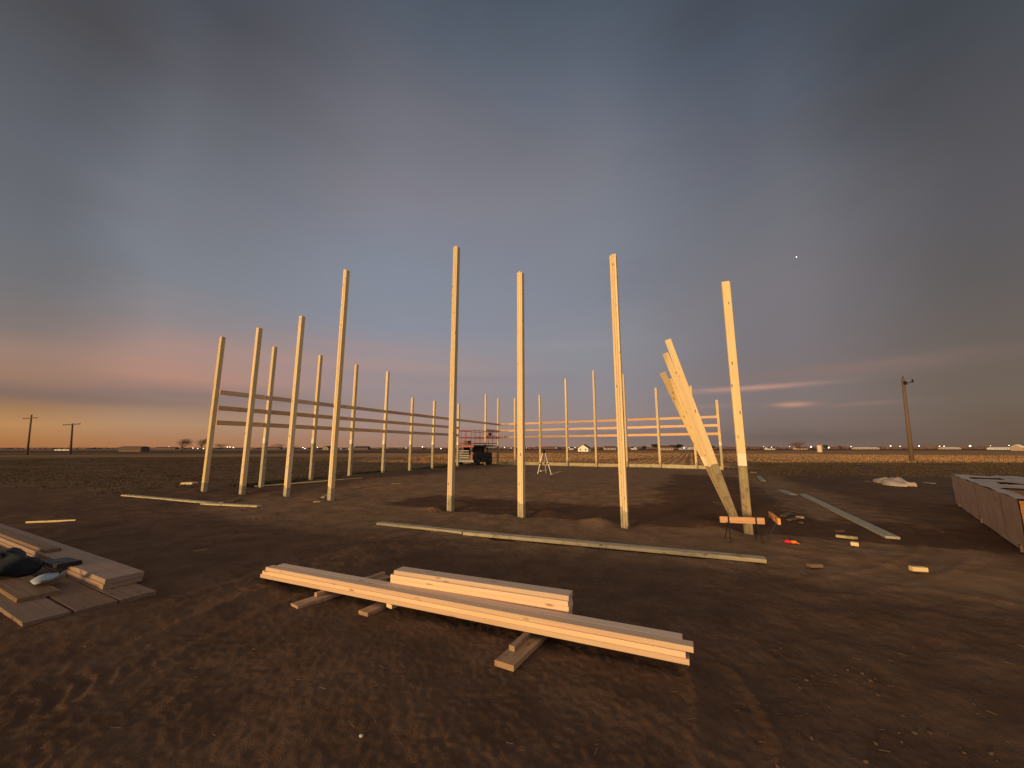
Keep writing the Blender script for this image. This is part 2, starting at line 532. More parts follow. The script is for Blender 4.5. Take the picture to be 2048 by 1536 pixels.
def thing(name, label, cat, loc, rz=0.0, group=None):
    o = bpy.data.objects.new(name, None)
    o.empty_display_size = 0.1
    COL.objects.link(o)
    o.location = loc
    o.rotation_euler = (0, 0, rz)
    return tag(o, label, cat, group)


# ------------------------------------------------------------------ terrain
def hash2(ix, iy, seed):
    h = (ix.astype(np.int64) * 374761393 + iy.astype(np.int64) * 668265263 + seed * 1442695041) & 0x7fffffff
    h = ((h ^ (h >> 13)) * 1274126177) & 0x7fffffff
    h = (h ^ (h >> 16)) & 0xffff
    return h / 65535.0


def vnoise(x, y, seed):
    ix, iy = np.floor(x), np.floor(y)
    fx, fy = x - ix, y - iy
    fx = fx * fx * (3 - 2 * fx)
    fy = fy * fy * (3 - 2 * fy)
    a = hash2(ix, iy, seed)
    b_ = hash2(ix + 1, iy, seed)
    c = hash2(ix, iy + 1, seed)
    d = hash2(ix + 1, iy + 1, seed)
    return (a * (1 - fx) + b_ * fx) * (1 - fy) + (c * (1 - fx) + d * fx) * fy - 0.5


def sstep(a, b_, v):
    q = np.clip((v - a) / (b_ - a), 0, 1)
    return q * q * (3 - 2 * q)


A0 = np.array((-10.42, 13.95))
E1 = np.array((0.912, -0.411))
E2 = np.array((0.411, 0.912))


def loc_st(x, y):
    dx, dy = x - A0[0], y - A0[1]
    return dx * E1[0] + dy * E1[1], dx * E2[0] + dy * E2[1]


def gbase(x, y):
    """large shape of the ground: level yard, low building pad, plain falling away"""
    x = np.asarray(x, float)
    y = np.asarray(y, float)
    s, t = loc_st(x, y)
    pad = 0.17 * sstep(1.0, 6.0, t) * sstep(-1.6, -0.2, s) * (1 - sstep(16.2, 18.5, s)) * (1 - 0.6 * sstep(18.5, 23, t))
    r = np.hypot(x, y)
    far = -2.0 * sstep(55, 380, r)
    return pad + far


RUTS = [((-2.9, 2.2), (1.2, 7.6), 2.2, 0.22), ((-0.2, 1.6), (1.4, 3.1), -1.0, 0.16), ((-9.0, 7.0), (3.5, 10.6), 1.6, 0.24), ((-9.5, 8.9), (3.2, 12.4), 1.6, 0.24), ((3.0, 4.5), (8.5, 9.0), -1.8, 0.2),
        ((-4.5, 1.5), (-0.8, 9.0), 0.9, 0.22), ((1.5, 12.0), (10.5, 9.0), 1.2, 0.2)]


def gfine(x, y):
    r = np.hypot(x, y)
    h = 0.050 * vnoise(x * .45, y * .45, 1) + 0.030 * vnoise(x * 1.1 + 4, y * 1.1, 2)
    rough = 0.45 + 0.9 * np.clip(vnoise(x * .8, y * .8, 9) + .5, 0, 1)
    near = 1 - sstep(18, 45, r)
    h = h + near * rough * (0.014 * vnoise(x * 3.1, y * 3.1, 3) + 0.011 * vnoise(x * 7.3, y * 7.3, 4) + 0.010 * np.abs(vnoise(x * 16, y * 16, 5)) + 0.011 * vnoise(x * 30, y * 30, 6))
    for (p0, p1, bend, w) in RUTS:
        d = np.array(p1) - np.array(p0)
        L = np.hypot(*d)
        d = d / L
        q = ((x - p0[0]) * d[0] + (y - p0[1]) * d[1]) / L
        off = (x - p0[0]) * -d[1] + (y - p0[1]) * d[0] - bend * np.sin(np.pi * np.clip(q, 0, 1)) * .5
        inside = sstep(-0.05, 0.1, q) * (1 - sstep(0.9, 1.05, q))
        e = np.abs(off) / w
        prof = -0.018 * np.exp(-(e ** 4)) + 0.012 * np.exp(-((e - 1.25) / 0.28) ** 2)
        lug = 0.009 * np.sin(q * L * 2 * np.pi / 0.12 + np.abs(off) * 16 + 5 * vnoise(x * 1.7, y * 1.7, 12)) * np.exp(-(e ** 4)) * np.clip(vnoise(x * 1.1, y * 1.1, 8) * 4 - .1, 0, 1)
        prof = prof * np.clip(.65 + 1.6 * vnoise(x * .7, y * .7, 13), 0, 1)
        h = h + inside * (prof + lug)
    # excavated soil round the post holes
    return h


HOLES = []


def ground_h(x, y):
    x = np.asarray(x, float)
    y = np.asarray(y, float)
    h = gbase(x, y) + gfine(x, y)
    for (hx, hy, rr, dz) in HOLES:
        d2 = (x - hx) ** 2 + (y - hy) ** 2
        h = h + dz * np.exp(-d2 / (rr * rr))
    return h


def gz(x, y):
    return float(ground_h(np.array([x]), np.array([y]))[0])


FRONT = [(408, 983, 443, 675), (484, 988, 516, 657), (573, 990, 602, 633), (661, 998, 691, 541), (901, 1018, 908, 495), (1043, 1031, 1037, 546), (1250, 1052, 1222, 512), (1497, 1065, 1453, 565)]
FP = [at(u, v) for u, v, _, _ in FRONT]
for p in FP:
    HOLES.append((p.x + 0.12, p.y + 0.12, 0.34, -0.05))
    HOLES.append((p.x + random.uniform(-.6, .6), p.y + random.uniform(.35, .7), 0.38, 0.085))
    HOLES.append((p.x + random.uniform(-.5, -.3), p.y + random.uniform(-.1, .3), 0.24, 0.05))
HOLES.append((4.8, 8.9, 0.7, -0.10))


def build_ground():
    rr = [0.0, 0.35]
    r = 0.7
    while r < 9000:
        rr.append(r)
        r *= 1.0065 if r < 16 else (1.012 if r < 45 else 1.05)
    rr.append(14000.0)
    rr = np.array(rr)
    front = np.linspace(-66, 66, 620)
    back = np.linspace(66, 294, 60)[1:-1]
    ang = np.radians(np.concatenate([front, back]))
    na, nr = len(ang), len(rr)
    R, A = np.meshgrid(rr, ang, indexing='ij')
    x = (R * np.sin(A)).ravel()
    y = (R * np.cos(A)).ravel()
    z = ground_h(x, y)
    co = np.column_stack([x, y, z])
    i, k = np.meshgrid(np.arange(nr - 1), np.arange(na), indexing='ij')
    k2 = (k + 1) % na
    quads = np.stack([i * na + k, (i + 1) * na + k, (i + 1) * na + k2, i * na + k2], -1).reshape(-1, 4)[:, ::-1]
    me = bpy.data.meshes.new('ground')
    me.vertices.add(len(co))
    me.vertices.foreach_set('co', co.ravel())
    me.loops.add(quads.size)
    me.loops.foreach_set('vertex_index', quads.ravel().astype(np.int32))
    me.polygons.add(len(quads))
    me.polygons.foreach_set('loop_start', np.arange(0, quads.size, 4, dtype=np.int32))
    me.update(calc_edges=True)
    me.shade_smooth()
    # zones of the place: stubble field, dead grass, ploughed strip
    s, t = loc_st(x, y)
    wob = 5 * vnoise(x * .12, y * .12, 21) + 2.5 * vnoise(x * .6, y * .6, 22)
    rxy = np.hypot(x, y)
    stub = sstep(22.6, 25, t + wob * .25) * sstep(-22, 4, s + .75 * t + wob) + .55 * sstep(62, 75, y + wob)
    stub = stub * (1 - sstep(17, 21, s) * (1 - sstep(36, 43, y + wob * .6)))
    stub = np.clip(stub, 0, 1) * (1 - sstep(430, 520, y + wob))
    grass = np.clip(.8 * sstep(17, 21, s) * sstep(19, 25, y + wob * .5) + sstep(-1.2, -3.2, s + wob * .25) * sstep(-3.5, -1.0, t + wob * .3) + sstep(20, 25, s + wob * .4) * .55 * sstep(8, 13, t + .35 * s + wob * .2), 0, 1) * (1 - stub)
    pl = sstep(120, 135, y + wob) * (1 - sstep(200, 215, y + wob)) * (1 - sstep(-10, 60, x)) + sstep(235, 255, y + wob) * (1 - sstep(400, 430, y)) * (.75 * (1 - sstep(-60, 40, x)) + .15)
    pl = np.clip(pl + .3 * sstep(460, 520, y), 0, 1)
    ca = me.color_attributes.new('zone', 'FLOAT_COLOR', 'POINT')
    ca.data.foreach_set('color', np.column_stack([stub, grass, pl, np.ones_like(pl)]).ravel())
    damp = sstep(-.5, .4, t) * (1 - sstep(1.2, 3.2, t)) * sstep(6.5, 8.5, s) + .8 * sstep(13.0, 15.0, s) * (1 - sstep(16.5, 18.5, s)) * sstep(1, 3, t) * (1 - sstep(12, 15, t))
    painted_midlight = sstep(-4.6, -1.2, t) * (1 - sstep(22.5, 23.5, t)) * sstep(.5, 5, s) * (1 - sstep(17.5, 21, s))  # where the middle ground's brighter exposure is painted into the soil
    dd = me.attributes.new('painted_midlight', 'FLOAT', 'POINT')
    dd.data.foreach_set('value', np.clip(painted_midlight, 0, 1))
    da = me.attributes.new('damp', 'FLOAT', 'POINT')
    da.data.foreach_set('value', np.clip(damp, 0, 1))
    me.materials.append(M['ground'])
    o = bpy.data.objects.new('ground', me)
    COL.objects.link(o)
    o['kind'] = 'structure'
    return o


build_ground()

# gravel road far out on the left
mb = MB()
for k in range(40):
    xa, xb = -1500 + k * 32.0, -1500 + (k + 1) * 32.0
    mb.add([(xa, 560, -1.9), (xb, 560, -1.9), (xb, 640, -1.9), (xa, 640, -1.9)], [(0, 1, 2, 3)])
road = mb.build('gravel_road', 'gravel')
road['kind'] = 'structure'


def blades(name, pts, hmin, hmax, wid, mat, per=3, lean=.35):
    n = len(pts)
    tot = n * per
    base = np.repeat(pts, per, axis=0) + rng.normal(0, wid * 1.6, (tot, 2))
    z = ground_h(base[:, 0], base[:, 1]) - 0.01
    a = rng.uniform(0, 2 * np.pi, tot)
    h = rng.uniform(hmin, hmax, tot)
    w = wid * rng.uniform(.5, 1.2, tot)
    la = rng.uniform(0, 2 * np.pi, tot)
    lr = h * rng.uniform(0, lean, tot)
    v = np.zeros((tot, 3, 3))
    v[:, 0] = np.column_stack([base[:, 0] - np.cos(a) * w, base[:, 1] - np.sin(a) * w, z])
    v[:, 1] = np.column_stack([base[:, 0] + np.cos(a) * w, base[:, 1] + np.sin(a) * w, z])
    v[:, 2] = np.column_stack([base[:, 0] + np.cos(la) * lr, base[:, 1] + np.sin(la) * lr, z + h])
    me = bpy.data.meshes.new(name)
    me.vertices.add(tot * 3)
    me.vertices.foreach_set('co', v.ravel())
    me.loops.add(tot * 3)
    me.loops.foreach_set('vertex_index', np.arange(tot * 3, dtype=np.int32))
    me.polygons.add(tot)
    me.polygons.foreach_set('loop_start', np.arange(0, tot * 3, 3, dtype=np.int32))
    me.update(calc_edges=True)
    me.materials.append(M[mat])
    o = bpy.data.objects.new(name, me)
    COL.objects.link(o)
    o['kind'] = 'stuff'
    return o


def in_view(p, lim=1.36):
    return (np.abs(p[:, 0]) < p[:, 1] * lim)


# stubble in rows parallel to the side wall
pts = []
for k in range(-95, 150):
    s0 = k * 0.76
    tt = np.arange(23.0, 118.0, 0.27)
    tt = tt[rng.uniform(0, 1, len(tt)) < np.clip(1.25 - tt / 100.0, .3, 1)]
    ss = s0 + rng.normal(0, .05, len(tt))
    p = A0 + np.outer(ss, E1) + np.outer(tt, E2)
    pts.append(p)
pts = np.concatenate(pts)
pts = pts[in_view(pts)]
s, t = loc_st(pts[:, 0], pts[:, 1])
wob = 6 * vnoise(pts[:, 0] * .12, pts[:, 1] * .12, 21)
keep = ~((s > 18) & (pts[:, 1] + wob * .5 < 40)) & (t + wob * .2 > 23.6) & (s + .45 * t + wob > -4) & (vnoise(pts[:, 0] * .09, pts[:, 1] * .25, 31) > -.22)
blades('stubble', pts[keep], 0.06, 0.18, 0.035, 'stubble', 3)
# dead grass on the left and behind the walls
p = np.column_stack([rng.uniform(-62, -4, 60000), rng.uniform(11, 62, 60000)])
p2 = np.column_stack([rng.uniform(8, 62, 30000), rng.uniform(20, 44, 30000)])
p = np.concatenate([p, p2])
s, t = loc_st(p[:, 0], p[:, 1])
nz = vnoise(p[:, 0] * .35, p[:, 1] * .35, 41) + .5 * vnoise(p[:, 0] * 1.3, p[:, 1] * 1.3, 42)
keep = in_view(p) & (((s < -1.6) & (t > -1.8 + nz * 3)) | ((s > 18) & (p[:, 1] > 20 + nz * 4) & (p[:, 1] < 43)) | ((t > 22.9) & (t < 24) & (s > -2))) & (nz > -.2)
blades('grass', p[keep], 0.03, 0.11, 0.016, 'grass', 3, .9)
# low green weeds along the outside of the left wall and behind the back wall
n_ = 5200
s = rng.normal(-0.9, .45, n_)
t = rng.uniform(1.5, 22, n_)
p = A0 + np.outer(s, E1) + np.outer(t, E2)
p = p[vnoise(p[:, 0] * .9, p[:, 1] * .9, 51) > -.12]
blades('weeds', p, 0.05, 0.17, 0.02, 'weed', 4, .8)

# clods of earth over the worked ground
n_ = 5200
th = rng.uniform(-1.0, 1.0, n_)
r = 1.3 + 17 * rng.uniform(0, 1, n_) ** 1.6
cx, cy = r * np.sin(th), r * np.cos(th)
s, t = loc_st(cx, cy)
mask = vnoise(cx * .5, cy * .5, 61) + .35 * vnoise(cx * 2, cy * 2, 62) > 0.36
mask &= ~((s < -1.5) & (t > -1))
mb = MB()
cz = ground_h(cx, cy)
for x, y, z, k in zip(cx, cy, cz, mask):
    if not k:
        continue
    q = (0.003 + 0.009 * random.random() ** 4) * (1 + .03 * math.hypot(x, y))
    mb.ball((x, y, z + q * .25), q, 5, 4, (random.uniform(.7, 1.4), random.uniform(.7, 1.4), .75), .3)
o = mb.build('dirt_clods', 'clod')
o['kind'] = 'stuff'

# ------------------------------------------------------------------ posts and girts
YAW = math.atan2(E1[1], E1[0])
PLY = 0.0455
UPROT = (0, -math.pi / 2, 0)          # a beam's local X turned to point up


def post(name, label, x, y, zb, zt, yaw, group, zs=0.4, flat=False, plate=False, base='treated', tilt=None, seg=3, bevel=None):
    root = thing(name, label, 'post', (x, y, zb), yaw, group)
    if tilt is not None:
        root.rotation_mode = 'QUATERNION'
        root.rotation_quaternion = tilt
    H = zt - zb
    zs = zs - zb if not tilt else zs
    for i in range(3):
        off = (i - 1) * PLY
        dz = random.uniform(-.012, .012) if i != 1 else 0.015
        a = zs + random.uniform(-.06, .06) * (0 if plate else 1)
        up = MB().beam(H + dz - a, 0.139, PLY - 0.003, 0.004, seg, (random.uniform(-.004, .004), 0), x0=a).build('ply', 'lumber', root)
        lo = MB().beam(a + 0.12 - 0.001, 0.139, PLY - 0.003, 0.004, 1, x0=-0.12).build('treated_ply', base, root)
        for q in (up, lo):
            if flat:      # wide face of the plies towards the front
                q.rotation_euler = UPROT
                q.rotation_euler = Matrix(((0, 1, 0), (0, 0, 1), (1, 0, 0))).to_euler()
                q.location = (0, off, 0)
            else:
                q.rotation_euler = Matrix(((0, 0, -1), (0, 1, 0), (1, 0, 0))).to_euler()
                q.location = (off, 0, 0)
    if plate:
        mb = MB()
        face = -(PLY * 1.5) - 0.002 if flat else -0.0695 - 0.002
        wdt = 0.132 if flat else PLY * 3 - .006
        if flat:
            for k in range(6):
                mb.box((0, face, zs + 0.018 + k * 0.036), (wdt, 0.003, 0.024))
        else:
            for k in range(3):
                mb.box(((k - 1) * PLY, face, zs + 0.07), (PLY - .008, 0.003, 0.20))
        mb.build('splice_plate', 'plate', root)
    return root


front_labels = [
    'leftmost tall front post, at the corner where the left wall girts begin',
    'tall front post second from the left end, beside the left corner post',
    'tall front post third from the left, slim and lit on its left face',
    'tall front post fourth from the left, beside the wide gap in the front row',
    'tallest laminated post standing right in front of the red lift',
    'tall laminated post standing just left of the tripod, with a dark right side',
    'tall post with a dark seam down its face, right of the tripod',
    'rightmost tall post, knotty wide face with a striped metal plate, behind the sawhorse']
for i, ((u, v, ut, vt), p) in enumerate(zip(FRONT, FP)):
    zt = z_at(p.y, vt)
    post('laminated_post', front_labels[i], p.x, p.y, gz(p.x, p.y), zt, YAW, 'front row of laminated posts',
         zs=(1.17 if i == 7 else 0.25 + .15 * random.random()), flat=(i == 7), plate=(i == 7), base=('treated_dark' if i == 7 else 'treated'), seg=4)

ZG = 3.5
PA = at(443, 782, ZG)
PB = at(996, 848, ZG)
PC = at(1436, 832, ZG)


def on_line(a, b_, u, z):
    lo, hi = -0.2, 1.2

    def pu(q):
        p = a.lerp(b_, q)
        d = CP * p.y + SP * (z - CAMZ)
        return 1024 + FPX * p.x / d
    for _ in range(50):
        m_ = (lo + hi) / 2
        if pu(m_) < u:
            lo = m_
        else:
            hi = m_
    return a.lerp(b_, (lo + hi) / 2)


LEFT = [(540, 960, 694, 'left wall post seen between the second and third front posts'),
        (634, 955, 711, 'left wall post seen between the third and fourth front posts'),
        (708, 958, 730, 'left wall post just right of the fourth front post'),
        (772, 944.5, 744, 'reddish left wall post, second to the right of the fourth front post'),
        (824, 940, 796, 'short left wall post midway between the fourth front post and the lift'),
        (868, 937, 802, 'short left wall post just left of the tallest front post'),
        (917, 932.5, 808, 'left wall post hugging the right side of the tallest front post, before the lift'),
        (971, 933.5, 789, 'left wall post standing in front of the lift platform'),
        (996, 932.5, 797, 'back left corner post at the right end of the lift')]
LP = []
for (u, vb, vt, lab) in LEFT:
    p = on_line(PA, PB, u, ZG)
    LP.append(p)
    post('wall_post', lab, p.x, p.y, gz(p.x, p.y), z_at(p.y, vt), YAW, 'posts of the left wall', zs=1.70, plate=True, base='treated')
BACK = [(1030, 797, 'back wall post partly hidden left of the tripod side front post'),
        (1080, 790, 'back wall post rising right behind the tripod'),
        (1133, 757.5, 'tall back wall post left of the cream farmhouse'),
        (1190, 741, 'tallest back wall post, right of the cream farmhouse'),
        (1250, 749, 'back wall post hugging the right side of the seamed front post'),
        (1315, 776, 'back wall post standing alone left of the leaning posts'),
        (1386, 772, 'back wall post mostly hidden behind the leaning posts'),
        (1436, 800, 'right end post of the back wall, where its girts stop')]
BP = []
for (u, vt, lab) in BACK:
    p = on_line(PB, PC, u, ZG)
    BP.append(p)
    post('wall_post', lab, p.x, p.y, gz(p.x, p.y), z_at(p.y, vt), math.atan2(PC.y - PB.y, PC.x - PB.x), 'posts of the back wall',
         zs=(1.65 if u == 1436 else .5), plate=(u == 1436))


def stick(name, label, a, b_, w, t, mat, group=None, roll=0.0, cat='board', up=None, n=6, bow=0.006, parent=None):
    """a board whose centre line runs from a to b; width across, thickness up (turned by roll)"""
    a, b_ = Vector(a), Vector(b_)
    d = b_ - a
    L = d.length
    ex = d.normalized()
    zz = Vector((0, 0, 1)) if abs(ex.z) < .95 else Vector((0, 1, 0))
    ey = zz.cross(ex).normalized()
    ez = ex.cross(ey)
    c, s_ = math.cos(roll), math.sin(roll)
    ey, ez = ey * c + ez * s_, ez * c - ey * s_
    o = MB().beam(L, w, t, min(.003, t * .12), n, (random.uniform(-bow, bow), 0)).build(name, mat, parent)
    m = Matrix((ex, ey, ez)).transposed().to_4x4()
    m.translation = (a + b_) / 2
    o.matrix_world = m
    if label:
        tag(o, label, cat, group)
    return o


nl = Vector((-E1[0], -E1[1], 0))          # outside of the left wall
dz = [0, -0.565, -1.085]
runs = [(PA, LP[1], 'from the left corner post to the second wall post', 3), (LP[1], LP[3], 'from the second to the fourth wall post', 3), (LP[3], LP[5], 'from the fourth to the sixth wall post', 3),
        (LP[5], LP[6], 'behind the tallest front post', 3), (LP[6], LP[7], 'above the lift', 1), (LP[7], LP[8], 'at the back left corner, above the lift rails', 3)]
rowname = ['top girt', 'middle girt', 'lowest girt']
ewall = (PB - PA).normalized()
for a, b_, where, cnt in runs:
    for k in range(cnt):
        off = nl * 0.092
        z = ZG + dz[k] - .04
        stick('girt', '%s of the left wall %s' % (rowname[k], where),
              Vector((a.x, a.y, z)) + off + ewall * .004, Vector((b_.x, b_.y, z)) + off - ewall * .004, 0.165, 0.038, 'girtwood', 'girts of the left wall', math.pi / 2, 'girt')
eb = (PC - PB).normalized()
nb = Vector((-eb.y, eb.x, 0))
zdb = [0, -0.55, -1.09]
runs = [(PB, BP[1], 'between the corner and the tripod'), (BP[1], BP[3], 'over the cream farmhouse'), (BP[3], BP[5], 'behind the seamed front post'), (BP[5], BP[7], 'at the right end, behind the leaning posts')]
for j, (a, b_, where) in enumerate(runs):
    for k in range(3):
        off = nb * 0.092
        z = ZG + zdb[k] - .04
        stick('girt', '%s of the back wall %s' % (rowname[k], where),
              Vector((a.x, a.y, z)) + off + eb * .004, Vector((b_.x, b_.y, z)) + off - eb * .004, 0.165, 0.038, 'girtwood', 'girts of the back wall', math.pi / 2, 'girt')
    off = nb * 0.092
    za, zb_ = gz(a.x, a.y) + .10, gz(b_.x, b_.y) + .10
    stick('skirt_board', 'yellowish skirt board of the back wall %s' % where,
          Vector((a.x, a.y, za)) + off + eb * .005, Vector((b_.x, b_.y, zb_)) + off - eb * .005, 0.27, 0.038, 'treated', 'skirt boards of the back wall', math.pi / 2, 'board')

# leaning posts beside the right-hand front post
lean = [((x_at(8.55, 1473, 1036), 8.55), 1336, 681, 'longest leaning post, foremost of the leaning bundle, knotty wide face'),
        ((x_at(8.72, 1470, 1036), 8.72), 1331, 708, 'second longest leaning post, just left of the foremost one'),
        ((x_at(8.90, 1471, 1036), 8.90), 1344, 757, 'leaning post third in the bundle, half hidden between the others'),
        ((x_at(9.08, 1468, 1036), 9.08), 1326, 747, 'lowest and leftmost leaning post of the bundle')]
for k, ((bx, by), u, v, lab) in enumerate(lean):
    # the bundle leans in the plane of the front row
    best = None
    for d in np.arange(0.2, 4.5, 0.005):
        x, y = bx - E1[0] * d, by - E1[1] * d * 1.0
        z = z_at(y, v)
        uu = 1024 + FPX * x / (CP * y + SP * (z - CAMZ))
        if best is None or abs(uu - u) < best[0]:
            best = (abs(uu - u), Vector((x, y, z)))
    tip = best[1]
    foot = Vector((bx, by, gz(bx, by) - 0.02))
    dv = tip - foot
    ez = dv.normalized()
    ex = Vector((E1[0], E1[1], 0))
    ey = ez.cross(ex).normalized()
    ex = ey.cross(ez)
    q = Matrix((ex, ey, ez)).transposed().to_quaternion()
    post('leaning_post', lab, foot.x, foot.y, foot.z, foot.z + dv.length, 0, 'posts leaning in a bundle', zs=1.25, flat=True, plate=(k in (2, 3)), base='treated_dark', tilt=q)


# ------------------------------------------------------------------ lumber stacks in the foreground
def lay(a, b_, off_perp, back, lenshift0, lenshift1):
    pass


ax = Vector((0.912, -0.410, 0)).normalized()
pn = Vector((0.410, 0.912, 0))
# long stack: front lower edge runs from P0 to P1, three layers, two boards deep
P0, P1 = Vector((-2.79, 4.63, 0)), Vector((1.17, 2.85, 0))
ax = (P1 - P0).normalized()
pn = Vector((-ax.y, ax.x, 0))
LZ = 0.078
W24 = 0.089
ends = [[(0.0, 0.0), (0.03, -0.06)], [(0.03, -0.02), (0.06, -0.06)], [(0.07, 0.03), (0.12, -0.04)]]
lname = ['bottom', 'middle', 'top']
for k in range(3):
    for c in range(2):
        e0, e1 = ends[k][c]
        off = pn * (0.046 + c * 0.0915) + Vector((0, 0, LZ + 0.0195 + k * 0.0392))
        if k == 2:
            off += pn * 0.006
        stick('stacked_board', 'long pale board in the long foreground stack, %s layer, %s row' % (lname[k], 'front lit' if c == 0 else 'back'),
              P0 + ax * e0 + off, P1 + ax * e1 + off, W24, 0.038, 'stackwood', 'boards of the long foreground stack', 0, 'board', n=10, bow=.004)
# shorter stack directly behind: six layers of one wide board
Q0, Q1 = Vector((-1.20, 4.10, 0)), Vector((0.45, 3.41, 0))
ax2 = (Q1 - Q0).normalized()
pn2 = Vector((-ax2.y, ax2.x, 0))
ordn = ['bottom', 'second', 'third', 'fourth', 'fifth', 'topmost']
for k in range(6):
    off = pn2 * (0.07 + random.uniform(-.003, .003)) + Vector((0, 0, LZ + 0.0195 + k * 0.0388))
    if k == 5:
        off += pn2 * 0.008
    stick('short_board', 'shorter pale board behind the long stack, %s of its six layers' % ordn[k],
          Q0 + ax2 * (random.uniform(-.01, .015) + (.03 if k == 5 else 0)) + off, Q1 + ax2 * random.uniform(-.006, .006) + off, 0.139, 0.038, 'stackwood', 'boards of the shorter stack', 0, 'board', n=6, bow=.002)


def gstick(name, label, p, q, w, t, mat, group=None, zoff=0.0, **k):
    a = Vector((p[0], p[1], float(gbase(p[0], p[1])) + t / 2 + zoff))
    b_ = Vector((q[0], q[1], float(gbase(q[0], q[1])) + t / 2 + zoff))
    return stick(name, label, a, b_, w, t, mat, group, **k)


def down(p0, d, L):
    d = Vector(d).normalized()
    return Vector(p0), Vector(p0) + d * L


# sleepers (bearers) under the stacks
def bearer(lab, tip, d, L, w, thin):
    d = Vector((d[0], d[1], 0)).normalized()
    a = Vector((tip[0], tip[1], 0.020))
    stick('bearer', 'dirty %s' % lab, a, a + d * L, w, 0.038, 'bearerwood', 'bearers under the stacks', 0, 'board', n=2, bow=0)
    a2 = a + d * thin[0] + Vector((-d.y, d.x, 0)) * thin[1] + Vector((0, 0, 0.0385))
    stick('packing_strip', 'narrow strip lying on the %s' % lab.replace('sticking out ', ''), a2, a2 + d * (L - thin[0] - .02), thin[2], 0.037, 'bearerwood', 'strips on the bearers', 0, 'strip', n=2, bow=0)


bearer('plank bearer at the left end of the stack', (-2.05, 3.98), (0.33, 0.47), 1.05, 0.13, (0.22, 0.03, 0.045))
bearer('plank bearer sticking out under the right part of the stack', (-0.055, 2.97), (0.285, 0.50), 0.95, 0.155, (0.16, 0.03, 0.045))
gstick('scrap_board', 'short muddy board poking out under the middle of the long stack', (-1.345, 3.83), (-1.06, 4.32), 0.12, 0.036, 'bearerwood', cat='scrap', n=2)
gstick('scrap_block', 'small orange lit block wedged under the middle of the long stack', (-1.135, 3.905), (-1.02, 4.04), 0.085, 0.036, 'lumber', zoff=.038, cat='block', n=1)

# ------------------------------------------------------------------ pile of wide planks at the left edge
dL = Vector((0.881, -0.473, 0))
nL = Vector((0.473, 0.881, 0))


def q_end(x, y):
    return Vector((x, y, 0))


for k, (x, y, w) in enumerate([(-4.02, 3.68, 0.285), (-3.85, 3.93, 0.285), (-3.71, 4.19, 0.285)]):
    e = q_end(x, y) + Vector((0, 0, 0.026))
    stick('wide_plank', 'wide plank on the ground under the left pile, %s of three' % ['nearest', 'middle', 'farthest'][k], e - dL * (4.6 + .2 * k), e, w - .006, 0.048, 'worn_shaded', 'wide planks of the left pile', 0, 'plank', n=6)
e = q_end(-4.60, 4.10) + Vector((0, 0, 0.0700))
stick('wide_plank', 'reddish wide plank lying on the lower planks in front of the black bag', e - dL * 4.4, e, 0.28, 0.038, 'old', 'wide planks of the left pile', 0, 'plank', n=6)
for k in range(2):
    e = q_end(-4.145 + .012 * k, 4.47) + Vector((0, 0, 0.0760 + 0.0510 * k))
    stick('wide_plank', 'thick wide plank of the left pile, %s of the pair with orange edges' % ['lower', 'upper'][k], e - dL * 6.0, e, 0.315, 0.050, 'pinkwood_shaded', 'wide planks of the left pile', 0, 'plank', n=6)
e = q_end(-5.98, 5.40) + Vector((0, 0, 0.1725))
stick('narrow_board', 'pale narrow board lying on top of the left pile', e - dL * 4.0, e, 0.14, 0.038, 'worn_shaded', None, 0, 'board', n=4)
e = q_end(-4.70, 4.98) + Vector((0, 0, 0.0705))
stick('narrow_board', 'pale board behind the left pile with only its tip showing', e - dL * 4.5, e + dL * .1, 0.14, 0.038, 'worn_shaded', None, 0, 'board', n=4)

# black tool bag on the pile, a case beside it and a curled sheet
bag = thing('tool_bag', 'black soft tool bag slumped on the left plank pile', 'bag', (-5.95, 4.86, 0.089), math.atan2(dL.y, dL.x))
mb = MB()
nu, nv = 28, 14
vs, fs = [], []
for i in range(nv + 1):
    th = math.pi * i / nv
    for k in range(nu):
        ph = 2 * math.pi * k / nu
        ex_ = lambda c_: math.copysign(abs(c_) ** 0.55, c_)
        rr = 1 + 0.09 * math.sin(5 * ph + 3 * th) + 0.06 * math.sin(9 * ph - 2 * th)
        vs.append((0.62 * ex_(math.sin(th)) * ex_(math.cos(ph)) * rr, 0.21 * ex_(math.sin(th)) * ex_(math.sin(ph)) * rr, 0.085 + 0.085 * ex_(math.cos(th)) * (1 + .28 * math.sin(3 * ph + 1) + .12 * math.sin(7 * ph))))
for i in range(nv):
    for k in range(nu):
        fs.append((i * nu + k, (i + 1) * nu + k, (i + 1) * nu + (k + 1) % nu, i * nu + (k + 1) % nu))
mb.add(vs, fs).build('body', 'black', bag, True)
MB().tube([(-.2, -.02, .15), (-.16, -.06, .185), (0, -.10, .19), (.15, -.06, .18), (.2, -.02, .15)], .014).build('handle', 'black', bag, True)
case = thing('tool_case', 'flat black tool case lying on the upper plank beside the bag', 'case', (-5.22, 4.83, 0.1525), math.atan2(dL.y, dL.x) + .1)
MB().beam(0.34, 0.21, 0.05, 0.012).build('shell', 'blackmetal', case).location = (0, 0, .0255)
MB().tube([(-.06, -.105, .026), (-.05, -.135, .026), (.05, -.135, .026), (.06, -.105, .026)], .009).build('handle', 'blackmetal', case)
mb = MB()
vs, fs = [], []
for i in range(11):
    for k in range(7):
        a, c = i / 10, k / 6
        vs.append((-0.15 + 0.30 * a, -0.10 + 0.2 * c, 0.05 + 0.06 * (a - .4) ** 2 * 4 + .022 * math.sin(4 * c + 3 * a)))
for i in range(10):
    for k in range(6):
        fs.append((i * 7 + k, (i + 1) * 7 + k, (i + 1) * 7 + k + 1, i * 7 + k + 1))
